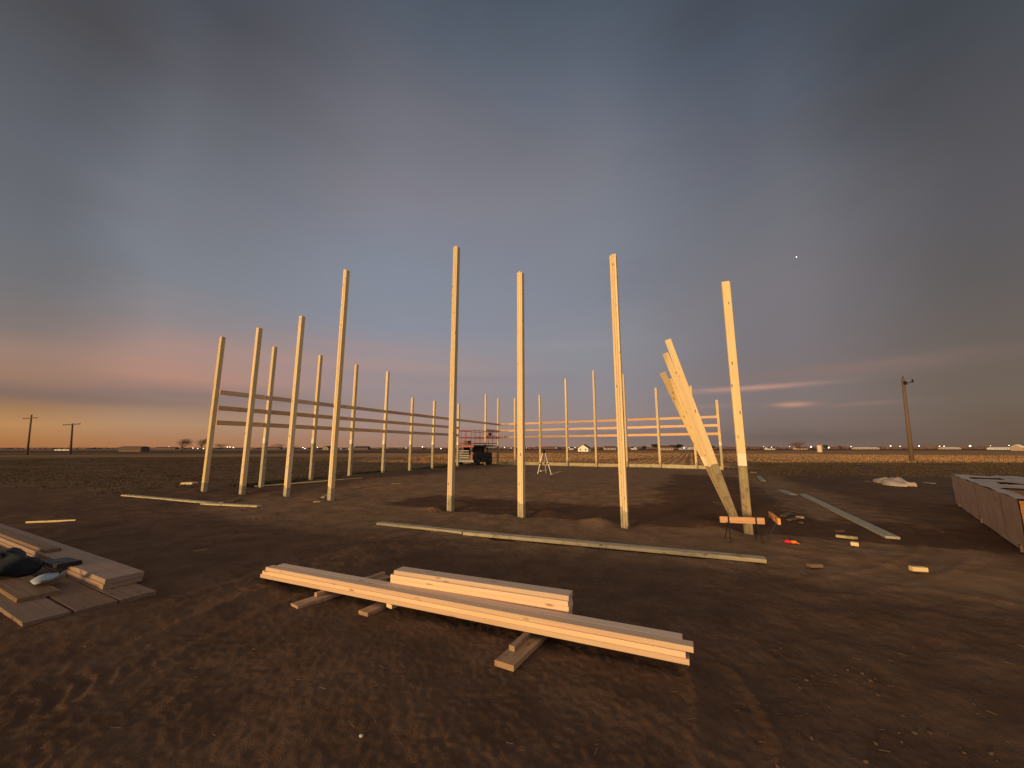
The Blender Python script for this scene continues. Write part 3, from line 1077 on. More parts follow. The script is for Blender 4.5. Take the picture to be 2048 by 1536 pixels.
pp = mb.add(vs, fs).build('plastic_sheet', 'paper', None, True)
pp.location = (-4.86, 4.42, 0.060)
pp.rotation_euler = (0.25, 0.0, math.atan2(dL.y, dL.x))
tag(pp, 'curled white plastic sheet poking from the dark gap in the left pile', 'sheet')
so = pp.modifiers.new('thick', 'SOLIDIFY')
so.thickness = 0.002

# ------------------------------------------------------------------ wrapped lumber bundle at the right edge
fb = Vector((4.55, 4.95, 0)).normalized()
bun = thing('lumber_bundle', 'big strapped lumber bundle at the right edge of the yard', 'lumber bundle', (7.22, 5.78, 0.0), math.atan2(fb.y, fb.x))
# local: X along the bundle, -Y to its right
mb = MB()
for r_ in range(15):
    for c in range(8):
        w, t = 0.14, 0.0425
        x0 = random.uniform(0.0, 0.035)
        mb.box(((7.0 + x0) / 2, -(0.07 + c * 0.1425), 0.10 + t / 2 + r_ * 0.0433), (7.0 - x0, w - random.uniform(.001, .004), t - .003))
mb.build('board_stack', 'oldstack', bun)
# grey wrap on the long side, with creases
vs, fs = [], []
nx, nz = 90, 10
for i in range(nx + 1):
    for k in range(nz + 1):
        X_, Z_ = 0.03 + 6.95 * i / nx, 0.015 + (0.745 + .01) * k / nz
        vs.append((X_, 0.012 + 0.010 * vnoise(np.array([X_ * 3.0]), np.array([Z_ * 7]), 71)[0] + .006 * vnoise(np.array([X_ * 12.0]), np.array([Z_ * 9]), 72)[0], Z_))
for i in range(nx):
    for k in range(nz):
        fs.append((i * (nz + 1) + k, (i + 1) * (nz + 1) + k, (i + 1) * (nz + 1) + k + 1, i * (nz + 1) + k + 1))
MB().add(vs, fs).build('side_wrap', 'wrapgrey', bun, True)
vs, fs = [], []
ny = 14
for i in range(nx + 1):
    for k in range(ny + 1):
        X_, Y_ = 0.05 + 6.93 * i / nx, 0.014 - 1.16 * k / ny
        vs.append((X_, Y_, 0.7695 + 0.05 * abs(vnoise(np.array([X_ * 1.6]), np.array([Y_ * 4]), 73)[0]) + .014 * abs(vnoise(np.array([X_ * 7]), np.array([Y_ * 11]), 74)[0])))
for i in range(nx):
    for k in range(ny):
        a_, b2 = i / nx, k / ny
        if vnoise(np.array([a_ * 8.0]), np.array([b2 * 2.5]), 75)[0] > 0.16 and k > 1:
            continue
        fs.append((i * (ny + 1) + k, (i + 1) * (ny + 1) + k, (i + 1) * (ny + 1) + k + 1, i * (ny + 1) + k + 1))
MB().add(vs, fs).build('top_wrap', 'tarp', bun, True)
for xs in (1.1, 3.4, 5.8):
    MB().box((xs, .0235, .43), (.016, .003, .70)).box((xs, -.57, .829), (.03, 1.19, .003)).build('strap', 'blackmetal', bun)
for xs in (0.35, 3.4, 6.4):
    sl = MB().box((xs, -.57, .045), (.09, 1.2, .09)).build('sleeper', 'old', bun)
MB().box((0.02, -.035, .058), (.09, .07, .075)).build('painted_block', 'magenta', bun)

# ------------------------------------------------------------------ planks and scraps lying on the yard


def pp2(u, v):
    q = at(u, v)
    return (q.x, q.y)


G = 'long planks lying on the ground'
gstick('ground_plank', 'greenish plank on the dirt behind the long stack, shorter left one of two end to end', (-2.63, 8.12), (-0.85, 7.29), 0.16, 0.04, 'treated', G)
gstick('ground_plank', 'long greenish plank on the dirt behind the long stack, right one of two end to end', (-0.82, 7.22), (3.37, 5.53), 0.17, 0.05, 'treated', G)
gstick('ground_plank', 'pale plank lying on the left yard, far half of an overlapping pair', (-12.2, 12.75), (-8.0, 10.95), 0.17, 0.04, 'treated', G)
gstick('ground_plank', 'pale plank lying on the left yard, near half of an overlapping pair', (-8.25, 10.86), (-6.45, 10.40), 0.16, 0.04, 'treated', G, zoff=.0)
gstick('ground_plank', 'thin board lying behind the left front posts', (-9.89, 15.5), (-6.6, 17.7), 0.12, 0.04, 'treated', G)
gstick('ground_plank', 'long grey plank on the right yard pointing towards the lumber bundle', (9.28, 12.93), (6.33, 6.85), 0.19, 0.04, 'greywood', G)
gstick('ground_plank', 'short grey plank end to end with the long one on the right yard', (9.27, 13.95), (8.86, 12.75), 0.22, 0.04, 'greywood', G)
gstick('ground_plank', 'short grey board right of the rightmost tall post, farther back', pp2(1517, 953), pp2(1527, 964), 0.2, 0.04, 'greywood', G, n=1)
gstick('ground_plank', 'thin orange lit board standing on edge beyond the left pile', (-9.75, 8.22), (-9.0, 8.44), 0.03, 0.035, 'lumber', G, n=1)

scraps = [((367, 969), (390, 969), .30, .09, 'lumber', 'bright orange lit block near the leftmost tall post'),
          ((385, 1106), (413, 1102), .04, .03, 'old', 'dull sliver of wood lying alone on the left dirt'),
          ((430, 1007), (446, 1006), .07, .03, 'lumber', 'small pale scrap left of the second front post'),
          ((464, 1004), (482, 999), .06, .03, 'old', 'small dull scrap at the foot of the second front post'),
          ((645, 997), (657, 992), .09, .05, 'treated', 'small scrap leaning at the foot of the fourth front post'),
          ((627, 1005), (640, 1004), .05, .03, 'lumber', 'thin pale scrap in front of the fourth front post'),
          ((783, 974), (802, 974), .06, .03, 'treated', 'thin pale scrap on the pad left of the tallest post'),
          ((710, 978), (722, 979), .06, .03, 'old', 'faint scrap on the pad right of the fourth front post'),
          ((1081, 949), (1091, 948), .12, .05, 'lumber', 'pale scrap lying under the tripod'),
          ((1102, 957), (1122, 951), .13, .05, 'treated', 'pale board piece lying right of the tripod'),
          ((1053, 957), (1061, 956), .08, .03, 'old', 'faint scrap lying left of the tripod'),
          ((1502, 945), (1512, 946), .12, .03, 'treated', 'faint scrap behind the rightmost tall post'),
          ((1566, 1035), (1580, 1030), .12, .03, 'old', 'left scrap in the litter of offcuts behind the small sawhorse'),
          ((1578, 1042), (1594, 1039), .08, .03, 'old', 'lower scrap in the litter of offcuts behind the small sawhorse'),
          ((1582, 1026), (1602, 1029), .06, .03, 'old', 'upper scrap in the litter of offcuts behind the small sawhorse'),
          ((1592, 1037), (1608, 1038), .06, .04, 'treated', 'yellowish scrap in the litter of offcuts behind the small sawhorse'),
          ((1591, 1014), (1603, 1019), .04, .03, 'old', 'curved sliver above the litter of offcuts'),
          ((1600, 1047), (1605, 1047), .05, .03, 'old', 'tiny scrap below the litter of offcuts'),
          ((1672, 1074), (1716, 1079), .07, .04, 'treated', 'narrow yellowish offcut left of the long grey plank'),
          ((1673, 1063), (1687, 1063), .05, .02, 'old', 'faint sliver just above the narrow yellowish offcut'),
          ((1702, 1090), (1718, 1092), .09, .05, 'lumber', 'small pale block below the narrow yellowish offcut'),
          ((1618, 1134), (1642, 1134), .08, .04, 'old', 'dull brown block alone right of the long greenish plank'),
          ((1822, 1141), (1853, 1143), .07, .05, 'lumber', 'bright offcut lying alone near the lumber bundle'),
          ((1848, 966), (1868, 968), .15, .03, 'tarp', 'flat pale scrap of wrap right of the crumpled white wrap'),
          ((1730, 963), (1740, 964), .12, .03, 'old', 'faint scrap left of the crumpled white wrap')]
for (a, b_, w, t, m_, lab) in scraps:
    gstick('wood_scrap', lab, pp2(*a), pp2(*b_), w, t, m_, 'scraps of wood on the ground', n=1, bow=0, cat='scrap')

# a pale stone and splinters left on the foreground dirt
q = at(722, 1478)
st_ = MB().ball((0, 0, .005), .009, 9, 7, (1.3, 1, .8), .15).build('pale_stone', 'stone', None, True)
st_.location = (q.x, q.y, gz(q.x, q.y))
tag(st_, 'small pale stone lying alone on the near dirt at the bottom', 'stone')
mb = MB()
for _ in range(420):
    th_, r_ = random.uniform(-.95, .95), 1.5 + 13 * random.random() ** 1.3
    x, y = r_ * math.sin(th_), r_ * math.cos(th_)
    L_ = random.uniform(.012, .06)
    a_ = random.uniform(0, math.pi)
    mb.box((x, y, gz(x, y) + .003), (L_, random.uniform(.002, .005), .002), Matrix.Rotation(a_, 3, 'Z') @ Matrix.Rotation(random.uniform(-.2, .2), 3, 'Y'))
o = mb.build('wood_splinters', 'worn_shaded')
o['kind'] = 'stuff'

# crumpled pale wrap on the right
c0 = Vector((15.5, 16.4, 0))
mb = MB()
vs, fs = [], []
nu, nv = 44, 12
for i in range(nv + 1):
    th = math.pi * .5 * i / nv
    for k in range(nu):
        ph = 2 * math.pi * k / nu
        rx, ry = 1.0 + .28 * math.sin(3 * ph + 1) + .12 * math.sin(7 * ph), 0.42 + .1 * math.sin(4 * ph)
        x, y = rx * math.sin(th) * math.cos(ph), ry * math.sin(th) * math.sin(ph)
        z = 0.22 * math.cos(th) ** .6 * (1 + .9 * vnoise(np.array([x * 3.5]), np.array([y * 4]), 81)[0] + .5 * vnoise(np.array([x * 9]), np.array([y * 9]), 82)[0])
        vs.append((x, y, max(-.02, z)))
for i in range(nv):
    for k in range(nu):
        fs.append((i * nu + k, (i + 1) * nu + k, (i + 1) * nu + (k + 1) % nu, i * nu + (k + 1) % nu))
w_ = mb.add(vs, fs).build('crumpled_wrap', 'tarp', None, True)
w_.location = (15.55, 16.4, gz(15.5, 16.4))
w_.rotation_euler = (0, 0, math.atan2(2.1, .7))
tag(w_, 'crumpled heap of pale wrap on the bare ground left of the lumber bundle', 'plastic wrap')

# red and orange cloth
gl = thing('work_gloves', 'red and orange work gloves dropped on the dirt near the sawhorses', 'gloves', (4.40, 6.52, 0.0), -.45)
gl.scale = (.66, .66, .66)
for nm, cx_, mt in (('red_glove', -.05, 'redcloth'), ('orange_glove', .07, 'orangecloth')):
    mb = MB()
    mb.ball((cx_, 0, .045), .06, 14, 9, (1.25, .8, .62), .16)
    for k in range(4):
        mb.tube([(cx_ + .05, -.03 + .02 * k, .035), (cx_ + .085, -.035 + .025 * k, .03), (cx_ + .10, -.035 + .026 * k, .015)], [.013, .012, .008], 6)
    mb.tube([(cx_ - .01, .04, .04), (cx_ + .02, .075, .03), (cx_ + .045, .085, .02)], [.014, .013, .008], 6)
    mb.build(nm, mt, gl, True)


# low sawhorses: orange rail on black folding legs
def sawhorse(label, a, b_, h):
    a, b_ = Vector((a[0], a[1], 0)), Vector((b_[0], b_[1], 0))
    d = b_ - a
    L = d.length
    c = (a + b_) / 2
    root = thing('sawhorse', label, 'sawhorse', (c.x, c.y, 0.0), math.atan2(d.y, d.x), 'low sawhorses')
    r_ = MB().beam(L, 0.038, 0.098, .002).build('rail', 'rail', root)
    r_.location = (0, 0, h - .049)
    for sx_ in (-1, 1):
        xx = sx_ * (L / 2 - .19 * L)
        MB().box((xx, 0, h - .06), (.022, .046, .126)).build('bracket', 'blackmetal', root)
        for sy in (-1, 1):
            MB().tube([(xx, sy * .022, h - .10), (xx + sx_ * .03, sy * .17, 0.0)], .008, 6).build('leg', 'blackmetal', root)


ya = 6.75
sawhorse('low sawhorse with an orange rail seen broadside in front of the rightmost tall post', (x_at(ya, 1443, 1039), ya + .05), (x_at(ya - .15, 1532, 1040), ya - .1), z_at(ya, 1033.5))
sawhorse('low sawhorse with an orange rail seen end on, right of the rightmost tall post', (x_at(7.35, 1540, 1030), 7.35), (x_at(6.65, 1558, 1038), 6.65), 0.36)

# ------------------------------------------------------------------ survey tripod
tp = at(1088, 951, .10)
tz = gz(tp.x, tp.y)
tri = thing('survey_tripod', 'pale survey tripod with a dark instrument on the building pad', 'tripod', (tp.x, tp.y, tz), .1)
Ht = z_at(tp.y, 905) - tz
for k, an in enumerate((math.radians(198), math.radians(-16), math.radians(62))):
    foot = Vector((math.cos(an) * .36, math.sin(an) * .36, 0))
    topp = Vector((math.cos(an) * .06, math.sin(an) * .06, Ht))
    lg = MB()
    sd_ = Vector((-math.sin(an), math.cos(an), 0)) * .025
    mid = foot.lerp(topp, .48)
    lg.tube([mid + sd_ * .8, topp + sd_ * .6], .014, 6)
    lg.tube([mid - sd_ * .8, topp - sd_ * .6], .014, 6)
    leg = lg.build('leg', 'alu', tri)
    MB().tube([foot, foot.lerp(topp, .55)], [.018, .024], 8).build('lower_leg', 'alu', leg)
    MB().tube([mid + (topp - mid) * -.02, mid + (topp - mid) * .05], .05, 8).build('clamp', 'blackmetal', leg)
MB().tube([(0, 0, Ht - .03), (0, 0, Ht + .03)], .10, 12).build('head', 'blackmetal', tri)
ins = MB().tube([(0, 0, Ht + .03), (0, 0, Ht + .06), (0, 0, Ht + .16), (0, 0, Ht + .19)], [.06, .075, .07, .04], 12).build('level_instrument', 'blackmetal', tri)
MB().tube([(0, -.02, Ht + .12), (0, -.14, Ht + .12)], .035, 10).build('eyepiece', 'darkgrey', ins)

# ------------------------------------------------------------------ scissor lift
lift = thing('scissor_lift', 'red railed rough terrain scissor lift with a dark chassis, parked behind the left wall', 'scissor lift', (-2.95, 31.6, gz(-2.95, 31.6) - .02), math.atan2(E2[1], E2[0]))
# local: -X end faces the camera, -Y is the right-hand long side
Lh, Wh = 1.55, 0.85
mb = MB().box((0, 0, .52), (2 * Lh - .25, 1.15, .34)).box((-Lh + .12, 0, .60), (.24, 1.5, .5)).box((Lh - .15, 0, .55), (.3, 1.4, .4))
ch = mb.build('chassis', 'darkgrey', lift)
for sx_ in (-1, 1):
    for sy in (-1, 1):
        wh = MB().tube([(sx_ * 1.02, sy * .60, .37), (sx_ * 1.02, sy * .64, .37), (sx_ * 1.02, sy * .85, .37), (sx_ * 1.02, sy * .89, .37)], [.32, .37, .37, .32], 20).build('wheel', 'rubber', lift)
        MB().tube([(sx_ * 1.02, sy * .88, .37), (sx_ * 1.02, sy * .905, .37)], .17, 14).build('rim', 'darkgrey', wh)
mb = MB()
for sy in (-1, 1):
    mb.box((.0, sy * .66, .78), (2.7, .36, .44)).box((0, sy * .70, .5), (1.1, .3, .5))
mb.build('side_tray', 'blackmetal', lift)
# folded scissor arms
for sy in (-.38, .38):
    for k in range(4):
        for sgn in (-1, 1):
            z0 = .90 + k * .135
            arm = MB()
            arm.tube([(-1.25, sy + sgn * .05, z0 + (0.02 if sgn > 0 else .15)), (1.25, sy + sgn * .05, z0 + (.15 if sgn > 0 else .02))], .06, 6)
            arm.build('scissor_arm', 'darkgrey', lift)
MB().box((0, 0, 1.50), (2 * Lh, 1.62, .12)).box((1.9, 0, 1.49), (.9, 1.5, .08)).build('platform', 'blackmetal', lift)
MB().box((-Lh - .02, 0, 1.46), (.05, 1.6, .13)).build('end_fascia', 'red', lift)
# rails
mb = MB()
zt0, zr = 1.56, 2.66
pl_ = [(-Lh, -Wh + .05), (-Lh, Wh - .05), (2.3, Wh - .05), (2.3, -Wh + .05)]
for k in range(4):
    a, b_ = pl_[k], pl_[(k + 1) % 4]
    for zz in (1.70, 2.14, zr):
        mb.tube([(a[0], a[1], zz), (b_[0], b_[1], zz)], .026, 6)
    n_p = 2 if k in (0, 2) else 5
    for j in range(n_p):
        q = j / n_p
        x, y = a[0] + (b_[0] - a[0]) * q, a[1] + (b_[1] - a[1]) * q
        mb.tube([(x, y, zt0), (x, y, zr)], .026, 6)
mb.build('guard_rail', 'red', lift)
MB().box((1.2, -.7, 2.45), (.26, .2, .22)).build('control_box', 'blackmetal', lift)
MB().box((-1.0, .1, 1.74), (.5, .4, .3)).build('tool_crate', 'darkgrey', lift)
# end face: grille slats, bumper, ladder with a red side rail
mb = MB()
for k in range(4):
    mb.box((-Lh - .01, .12, .62 + k * .17), (.05, 1.0, .075))
mb.build('end_slats', 'dimsteel', lift)
MB().box((-Lh - .05, 0, .36), (.1, 1.66, .14)).build('bumper', 'dimsteel', lift)
MB().box((-Lh - .04, -.66, .70), (.06, .13, .66)).build('outrigger_guard', 'red', lift)
mb = MB()
for sy in (-.25, .25):
    mb.tube([(Lh + .15, sy, .4), (Lh + .15, sy, 1.4)], .03, 6)
for k in range(4):
    mb.tube([(Lh + .15, -.25, .5 + k * .25), (Lh + .15, .25, .5 + k * .25)], .022, 6)
mb.build('ladder', 'red', lift)


# ------------------------------------------------------------------ utility poles
def pole(label, x, y, h, r0, arms, rz, bracket=False, tilt=0.0):
    z0 = gz(x, y)
    root = thing('utility_pole', label, 'utility pole', (x, y, z0), rz)
    root.rotation_euler.y = math.radians(tilt)
    sh = MB().tube([(0, 0, -.1), (0, 0, h * .5), (0, 0, h)], [r0, r0 * .85, r0 * .68], 12).build('pole', 'pole', root, True)
    for (zz, wid) in arms:
        am = MB().box((0, -r0, zz), (wid, .2, .26)).build('crossarm', 'pole', root)
        for q in (-.46, -.25, .25, .46):
            MB().tube([(wid * q, -r0, zz + .08), (wid * q, -r0, zz + .22), (wid * q, -r0, zz + .30)], [.03, .07, .04], 6).build('insulator', 'steelgrey', am)
    if bracket:
        MB().tube([(0, -.02, h - .05), (.0, -.02, h + .28)], .05, 6).build('pole_pin', 'blackmetal', root)
        b2 = MB().tube([(r0 * .6, -.05, h - .62), (.55, -.10, h - .50), (1.0, -.12, h - .32)], [.05, .05, .05], 6).build('bracket_arm', 'blackmetal', root)
        MB().tube([(1.0, -.12, h - .45), (1.0, -.12, h - .20), (1.0, -.12, h - .05)], [.07, .10, .05], 8).build('fixture', 'blackmetal', b2)
        MB().box((0, -r0, h - .55), (.3, .14, .4)).build('hardware_box', 'blackmetal', root)
    return root


py = 46.0
pole('lone wooden utility pole with a short side bracket on the right field', x_at(py, 1823, 915), py, z_at(py, 757) - gz(x_at(py, 1823, 915), py), .22, [], 0, True, 2.8)
py = 135.0
pole('far utility pole with a crossarm below its tip, leftmost on the horizon', x_at(py, 58, 890), py, z_at(py, 829) - gz(-160, py), .30, [((z_at(py, 836) - gz(-160, py)), 4.4)], .1, False, -4.2)
py = 125.0
pole('far T shaped utility pole with one top crossarm, right of the leftmost pole', x_at(py, 144, 890), py, z_at(py, 847) - gz(-140, py), .30, [((z_at(py, 849) - gz(-140, py)), 4.6)], .2, False, -5.0)


# ------------------------------------------------------------------ far buildings, trees, lights
def far_pt(u, d):
    y = d
    x = x_at(y, u, 896)
    return x, y, float(gbase(x, y))


def house(label, u, d, wpx, hpx, wall, roof, gable_front=False, depth=9.0, windows=3, rz=0.0, cat='house', roof_part=.45):
    x, y, z = far_pt(u, d)
    k = d / (FPX * CP)
    w, h = wpx * k, hpx * k
    hw = h * (1 - roof_part)
    root = thing('farm_building', label, cat, (x, y, z), rz, 'buildings on the horizon')
    wm = MB().box((0, depth / 2, hw / 2), (w, depth, hw))
    if gable_front:
        wm.add([(-w / 2, 0.0, hw), (w / 2, 0.0, hw), (0, 0.0, h - .05), (-w / 2, depth, hw), (w / 2, depth, hw), (0, depth, h - .05)], [(0, 1, 2), (5, 4, 3)])
        rf = [(-w / 2 - .4, -.4, hw - .2), (0, -.4, h), (w / 2 + .4, -.4, hw - .2), (-w / 2 - .4, depth + .4, hw - .2), (0, depth + .4, h), (w / 2 + .4, depth + .4, hw - .2)]
        rff = [(0, 1, 4, 3), (1, 2, 5, 4)]
    else:
        rf = [(-w / 2 - .3, -.4, hw - .1), (w / 2 + .3, -.4, hw - .1), (w / 2 + .3, depth / 2, h), (-w / 2 - .3, depth / 2, h), (-w / 2 - .3, depth + .4, hw - .1), (w / 2 + .3, depth + .4, hw - .1)]
        rff = [(0, 1, 2, 3), (3, 2, 5, 4)]
        wm.add([(-w / 2, 0, hw), (-w / 2, depth, hw), (-w / 2, depth / 2, h - .1), (w / 2, 0, hw), (w / 2, depth, hw), (w / 2, depth / 2, h - .1)], [(1, 0, 2), (3, 4, 5)])
    wm.build('wall', wall, root)
    ro = MB().add(rf, rff).build('roof', roof, root)
    so = ro.modifiers.new('thick', 'SOLIDIFY')
    so.thickness = .18
    ww = min(1.4, w * .12)
    for j in range(windows):
        xx = -w / 2 + w * (j + .5) / windows
        MB().box((xx, -.03, hw * .55), (ww, .1, min(1.5, hw * .45))).build('window', 'glass', root)
    return root


house('cream gabled farmhouse glowing in the low light beyond the back wall', 1166, 330, 20, 14, 'cream', 'roof', True, 14.0, 2, -.35, roof_part=.5)
house('long low dark shed with openings on the left horizon, right of the T shaped pole', 260, 330, 43, 10.5, 'brownwall', 'roofred', False, 8, 7, 0, 'shed', .15)
house('low white trailer on the left horizon just left of the T shaped pole', 124, 460, 28, 2.6, 'whitewall', 'whitewall', False, 3, 3, 0, 'trailer', .2)
house('long dark barn on the horizon right of the fourth front post', 722, 700, 27, 6.5, 'brownwall', 'roof', False, 12, 3, 0, 'barn')
house('small tan house with a dark roof on the horizon left of the fourth front post', 651, 560, 10, 8, 'tan', 'roof', True, 10, 1, .2)
house('wide tan house on the horizon left of the seamed front post', 1221, 620, 22, 7, 'tan', 'roofred', False, 10, 3)
house('small pale house on the horizon right of the seamed front post', 1270, 650, 8, 6, 'whitewall', 'roof', True, 9, 1, .2)
house('wide tan house among dark trees on the horizon right of the seamed front post', 1334, 520, 24, 9, 'tan', 'roofred', False, 10, 4)
house('white low building on the horizon behind the leaning posts', 1369, 600, 13, 6, 'whitewall', 'whitewall', False, 9, 3)
house('second white low building behind the leaning posts', 1386, 640, 11, 5, 'whitewall', 'whitewall', False, 9, 2)
house('small white house left of the cream farmhouse', 1143, 640, 7, 5.5, 'whitewall', 'roof', False, 8, 1)
house('low tan house on the horizon right of the rightmost tall post', 1543, 640, 14, 5, 'whitewall', 'roofred', False, 9, 3)
house('low house half hidden by the reddish bare tree', 1604, 680, 22, 5, 'tan', 'roofred', False, 9, 4)
house('long pale low building left of the lone pole on the right horizon', 1736, 760, 46, 4, 'tan', 'whitewall', False, 10, 8)
house('long pale low building right of the lone pole on the right horizon', 1905, 760, 34, 4, 'tan', 'whitewall', False, 10, 6)
house('pale shed at the right end of the horizon', 2005, 640, 36, 5, 'whitewall', 'whitewall', False, 9, 6)
house('cream roofed barn cut off by the right edge of the picture', 2048, 430, 8, 12, 'tan', 'cream', False, 10, 2, 0, 'barn')
house('faint low house on the horizon beside the left bare trees', 330, 800, 40, 4.5, 'brownwall', 'roofred', False, 9, 4)
house('faint low house on the horizon between the second and third front posts', 545, 800, 30, 5, 'brownwall', 'roofred', False, 9, 4)
house('faint low house on the horizon left of the tallest front post', 830, 800, 30, 4, 'brownwall', 'roofred', False, 9, 4)

# beige tank
x, y, z = far_pt(1639, 300)
tk = thing('storage_tank', 'upright beige storage tank in the right field', 'tank', (x, y, z))
MB().tube([(0, 0, -.05), (0, 0, 4.9), (0, 0, 5.15), (0, 0, 5.3)], [1.62, 1.62, 1.5, .5], 24).build('shell', 'tank', tk)
MB().tube([(0, 0, 5.3), (0, 0, 5.45)], .35, 10).build('lid', 'tank', tk)


def bare_tree(label, u, d, wpx, hpx, mat='twig', seed=1, name='bare_tree', twigs=900):
    rs = random.Random(seed)
    x, y, z = far_pt(u, d)
    k = d / (FPX * CP)
    w, h = wpx * k, hpx * k
    root = thing(name, label, 'tree', (x, y, z), 0, 'trees on the horizon')
    tr = MB().tube([(0, 0, -.1), (.05 * w, 0, h * .18), (0, 0, h * .38)], [h * .035, h * .028, h * .02], 7)
    tips = []
    for j in range(9):
        an = j * 2.4 + rs.random()
        rr = w * .5 * rs.uniform(.35, .95)
        e = Vector((math.cos(an) * rr, math.sin(an) * rr, h * rs.uniform(.55, .95)))
        b0 = Vector((0, 0, h * rs.uniform(.2, .38)))
        mid = b0.lerp(e, .5) + Vector((0, 0, h * .05))
        tr.tube([b0, mid, e], [h * .014, h * .009, h * .004], 5)
        tips += [mid, e, b0.lerp(e, .75)]
    tr.build('trunk', 'bark', root)
    cr = MB()
    lobes = [(Vector((rs.uniform(-.28, .28) * w, rs.uniform(-.2, .2) * w, h * rs.uniform(.48, .72))), rs.uniform(.6, 1.0)) for _ in range(6)]
    for j in range(twigs):
        c, sc_ = rs.choice(lobes)
        dv = Vector((rs.gauss(0, 1), rs.gauss(0, 1), rs.gauss(.2, .8))).normalized()
        q = rs.random() ** .5
        b0 = c + Vector((dv.x * w * .26, dv.y * w * .26, dv.z * h * .30)) * sc_ * q
        if b0.z > h:
            b0.z = h
        if mat == 'evergreen':
            s_ = h * .05
            q = [Vector((rs.gauss(0, s_), rs.gauss(0, s_), rs.gauss(0, s_))) for _ in range(3)]
            cr.add([b0 + q[0], b0 + q[1], b0 + q[2]], [(0, 1, 2)])
        else:
            e = b0 + (dv + Vector((rs.gauss(0, .5), rs.gauss(0, .5), .35))) * h * rs.uniform(.04, .11)
            sdv = Vector((rs.gauss(0, 1), rs.gauss(0, 1), rs.gauss(0, 1))).normalized() * h * .007
            cr.add([b0 + sdv, b0 - sdv, e], [(0, 1, 2)])
    cr.build('crown', mat, root)


bare_tree('round bare tree on the left horizon, largest of the three left of the corner post', 364, 420, 32, 25, seed=2, twigs=1500)
bare_tree('wide bare tree on the left horizon just left of the leftmost front post', 402, 420, 36, 26, seed=3, twigs=1300)
bare_tree('low bare tree on the left horizon right of the leftmost front post', 442, 440, 30, 15, seed=4)
bare_tree('low bare tree between the second and third front posts', 556, 520, 30, 14, seed=5)
bare_tree('dark bush like tree beside the third front post', 590, 560, 24, 9, seed=6)
bare_tree('dark tree beside the small tan house left of the fourth front post', 660, 540, 9, 9, 'evergreen', 7)
bare_tree('dark bush like tree left of the small tan house', 624, 620, 14, 7, seed=8)
bare_tree('dark tree on the horizon just right of the seamed front post', 1289, 560, 9, 9, 'evergreen', 9)
bare_tree('dark broad tree behind the wide tan house, left side', 1312, 560, 22, 13, 'evergreen', 10, twigs=1200)
bare_tree('dark broad tree behind the wide tan house, right side', 1352, 570, 34, 12, 'evergreen', 11, twigs=1400)
bare_tree('dark tree between the leaning posts and the right end post', 1422, 600, 20, 9, 'evergreen', 12)
bare_tree('wide reddish bare tree right of the rightmost tall post', 1597, 520, 48, 19, 'twigred', 13, twigs=1800)
bare_tree('round dark evergreen just right of the beige tank', 1651, 480, 11, 13, 'evergreen', 14)
bare_tree('small dark tree right of the beige tank', 1680, 560, 14, 10, 'twig', 15)
bare_tree('dull bare tree near the left tip of the right horizon, above the long grey plank', 1760, 700, 20, 8, 'twigred', 16)

# low dark hedge line far away that reads as one mass
mb = MB()
for j in range(900):
    u = random.uniform(-40, 2090)
    d = random.uniform(880, 960)
    x, y, z = far_pt(u, d)
    hh = random.uniform(1.5, 4.6) * (1.25 if u > 1000 else .8)
    mb.ball((x, y, z + hh * .3), hh, 6, 5, (random.uniform(1, 4), 1, .75), .25)
hd = mb.build('far_hedge', 'twigred')
hd['kind'] = 'stuff'


# yard lights along the horizon
def yard_light(label, u, v, d, r_, mat):
    x = x_at(d, u, v)
    zt = z_at(d, v)
    z0 = float(gbase(x, d))
    root = thing('yard_light', label, 'yard light', (x, d, z0), 0, 'lit yard lights on the horizon')
    hh = max(.6, zt - z0)
    MB().tube([(0, .1, 0), (0, .1, hh)], .08, 5).build('mast', 'darkgrey', root)
    MB().ball((0, -.1, hh), r_, 10, 7).build('lamp', mat, root, True)


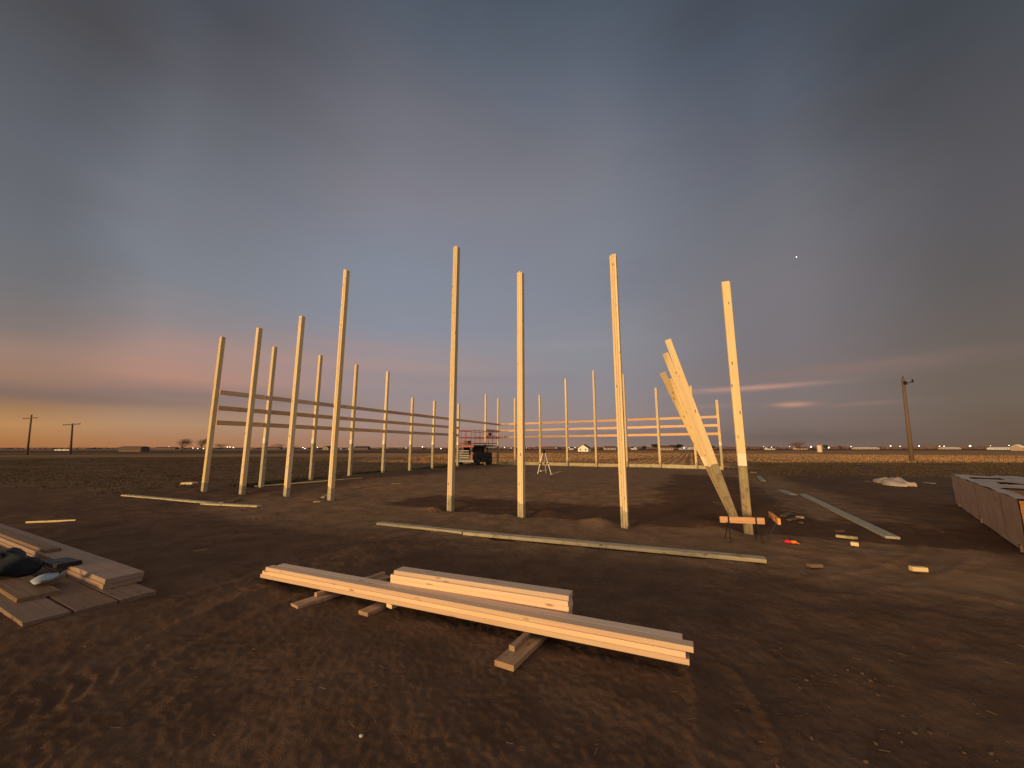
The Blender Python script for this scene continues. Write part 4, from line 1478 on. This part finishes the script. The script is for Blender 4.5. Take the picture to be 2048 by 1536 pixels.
YL = [(386, 896, 1.0, 'lampwarm', 'warm light under the left bare trees, leftmost of three'), (396, 897, 1.0, 'lampwarm', 'warm light under the left bare trees, middle of three'), (407, 897, 1.2, 'lampwarm', 'warm light beside the leftmost front post'),
      (455, 894, .9, 'lampwhite', 'white light right of the low bare tree, leftmost of three'), (460, 894, .9, 'lampwhite', 'white light right of the low bare tree, middle of three'), (467, 895, 1.1, 'lampwhite', 'white light right of the low bare tree, rightmost of three'),
      (338, 893, .6, 'lampwarm', 'faint warm light left of the round bare tree'), (606, 895, 1.0, 'lampwhite', 'white light right of the third front post, upper left of two'), (610, 897, 1.0, 'lampwhite', 'white light right of the third front post, lower right of two'),
      (635, 895, .9, 'lampwhite', 'white light beside the small tan house'), (682, 898, .7, 'lampwarm', 'faint light left edge of the dark barn, nearer the fourth post'), (697, 898, .8, 'lampwarm', 'faint light between the fourth front post and the dark barn'),
      (812, 896, .8, 'lampwarm', 'small light left of the short middle wall post'), (845, 893.5, 1.3, 'lampwhite', 'bright white light between the two short left wall posts'), (882, 897, 1.1, 'lampwhite', 'white light just left of the tallest front post'),
      (1009, 895, 1.0, 'lampwarm', 'warm light at the foot of the steam plume'), (1022, 896, .8, 'lampwarm', 'faint light right of the steam plume'), (1053, 896, .6, 'lampwhite', 'small light just right of the post beside the tripod'), (1112, 896, .6, 'lampwhite', 'small light right of the tripod head'),
      (1138, 895, .7, 'lampwhite', 'small white light left of the cream farmhouse'), (1150, 895, .7, 'lampwhite', 'small white light touching the cream farmhouse'), (1368, 896, 1.0, 'lampwhite', 'white light on the white low building behind the leaning posts'), (1396, 897, .7, 'lampwhite', 'small white light right of the leaning posts'),
      (1527, 893, .7, 'lampwarm', 'small light nearest the rightmost tall post'), (1543, 894.5, 1.0, 'lampwarm', 'warm light on the low tan house right of the rightmost tall post'), (1579, 893, .8, 'lampwarm', 'warm light left edge of the reddish bare tree'), (1622, 893.5, 1.5, 'lampwhite', 'bright white light just left of the beige tank'),
      (1657, 895, 1.7, 'lampwhite', 'bright white light just right of the beige tank'), (1702, 893, 1.0, 'lampwarm', 'warm light right of the small dark tree'), (1781, 892, 1.2, 'lampwhite', 'white light left of the lone pole, left of two'), (1800, 892.5, 1.0, 'lampwarm', 'warm light left of the lone pole, right of two'),
      (1838, 892, 1.3, 'lampcool', 'bluish white light just right of the lone pole'), (1879, 892.5, 1.1, 'lampwarm', 'warm light right of the lone pole, left of a close pair'), (1888, 892.5, 1.1, 'lampwarm', 'warm light right of the lone pole, right of a close pair'), (1940, 892, 1.9, 'lampwhite', 'largest white light on the right horizon'),
      (1981, 891.5, .7, 'lampwarm', 'faint warm light left of the pale shed'), (2018, 891, .9, 'lampwhite', 'white light on the pale shed near the right edge')]
for (u, v, r_, mt, lab) in YL:
    yard_light(lab, u, v, 500, r_ * .46, mt)

# pale steam plume by the lift
x, y, z = far_pt(1015, 620)
vm = bpy.data.materials.new('steam')
vm.use_nodes = True
vm.node_tree.nodes.clear()
vp = vm.node_tree.nodes.new('ShaderNodeVolumePrincipled')
vp.inputs['Color'].default_value = (.95, .85, .8, 1)
vp.inputs['Density'].default_value = 0.30
vo_ = vm.node_tree.nodes.new('ShaderNodeOutputMaterial')
vm.node_tree.links.new(vp.outputs[0], vo_.inputs['Volume'])
M['steam'] = vm
mb = MB()
mb.tube([(2.4, 0, .5), (1.9, 0, 3), (1.0, 0, 5.5), (-.6, 0, 8.2), (-1.4, 0, 10.2), (-1.9, 0, 11.4)], [1.1, 1.6, 1.9, 1.7, 1.5, .5], 12)
st = mb.build('steam_plume', 'steam')
st.location = (x, y, z)
tag(st, 'pale leaning plume of steam on the horizon right of the lift', 'steam')

# bright planet
rx_, ry_, rz_ = ray(1593, 514)
pv = Vector((rx_, ry_, rz_)).normalized() * 6000
pl = MB().ball((0, 0, 0), 5.5, 12, 8).build('planet', 'planet', None, True)
pl.location = pv + Vector((0, 0, CAMZ))
tag(pl, 'single bright planet in the dark sky above the right posts', 'planet')
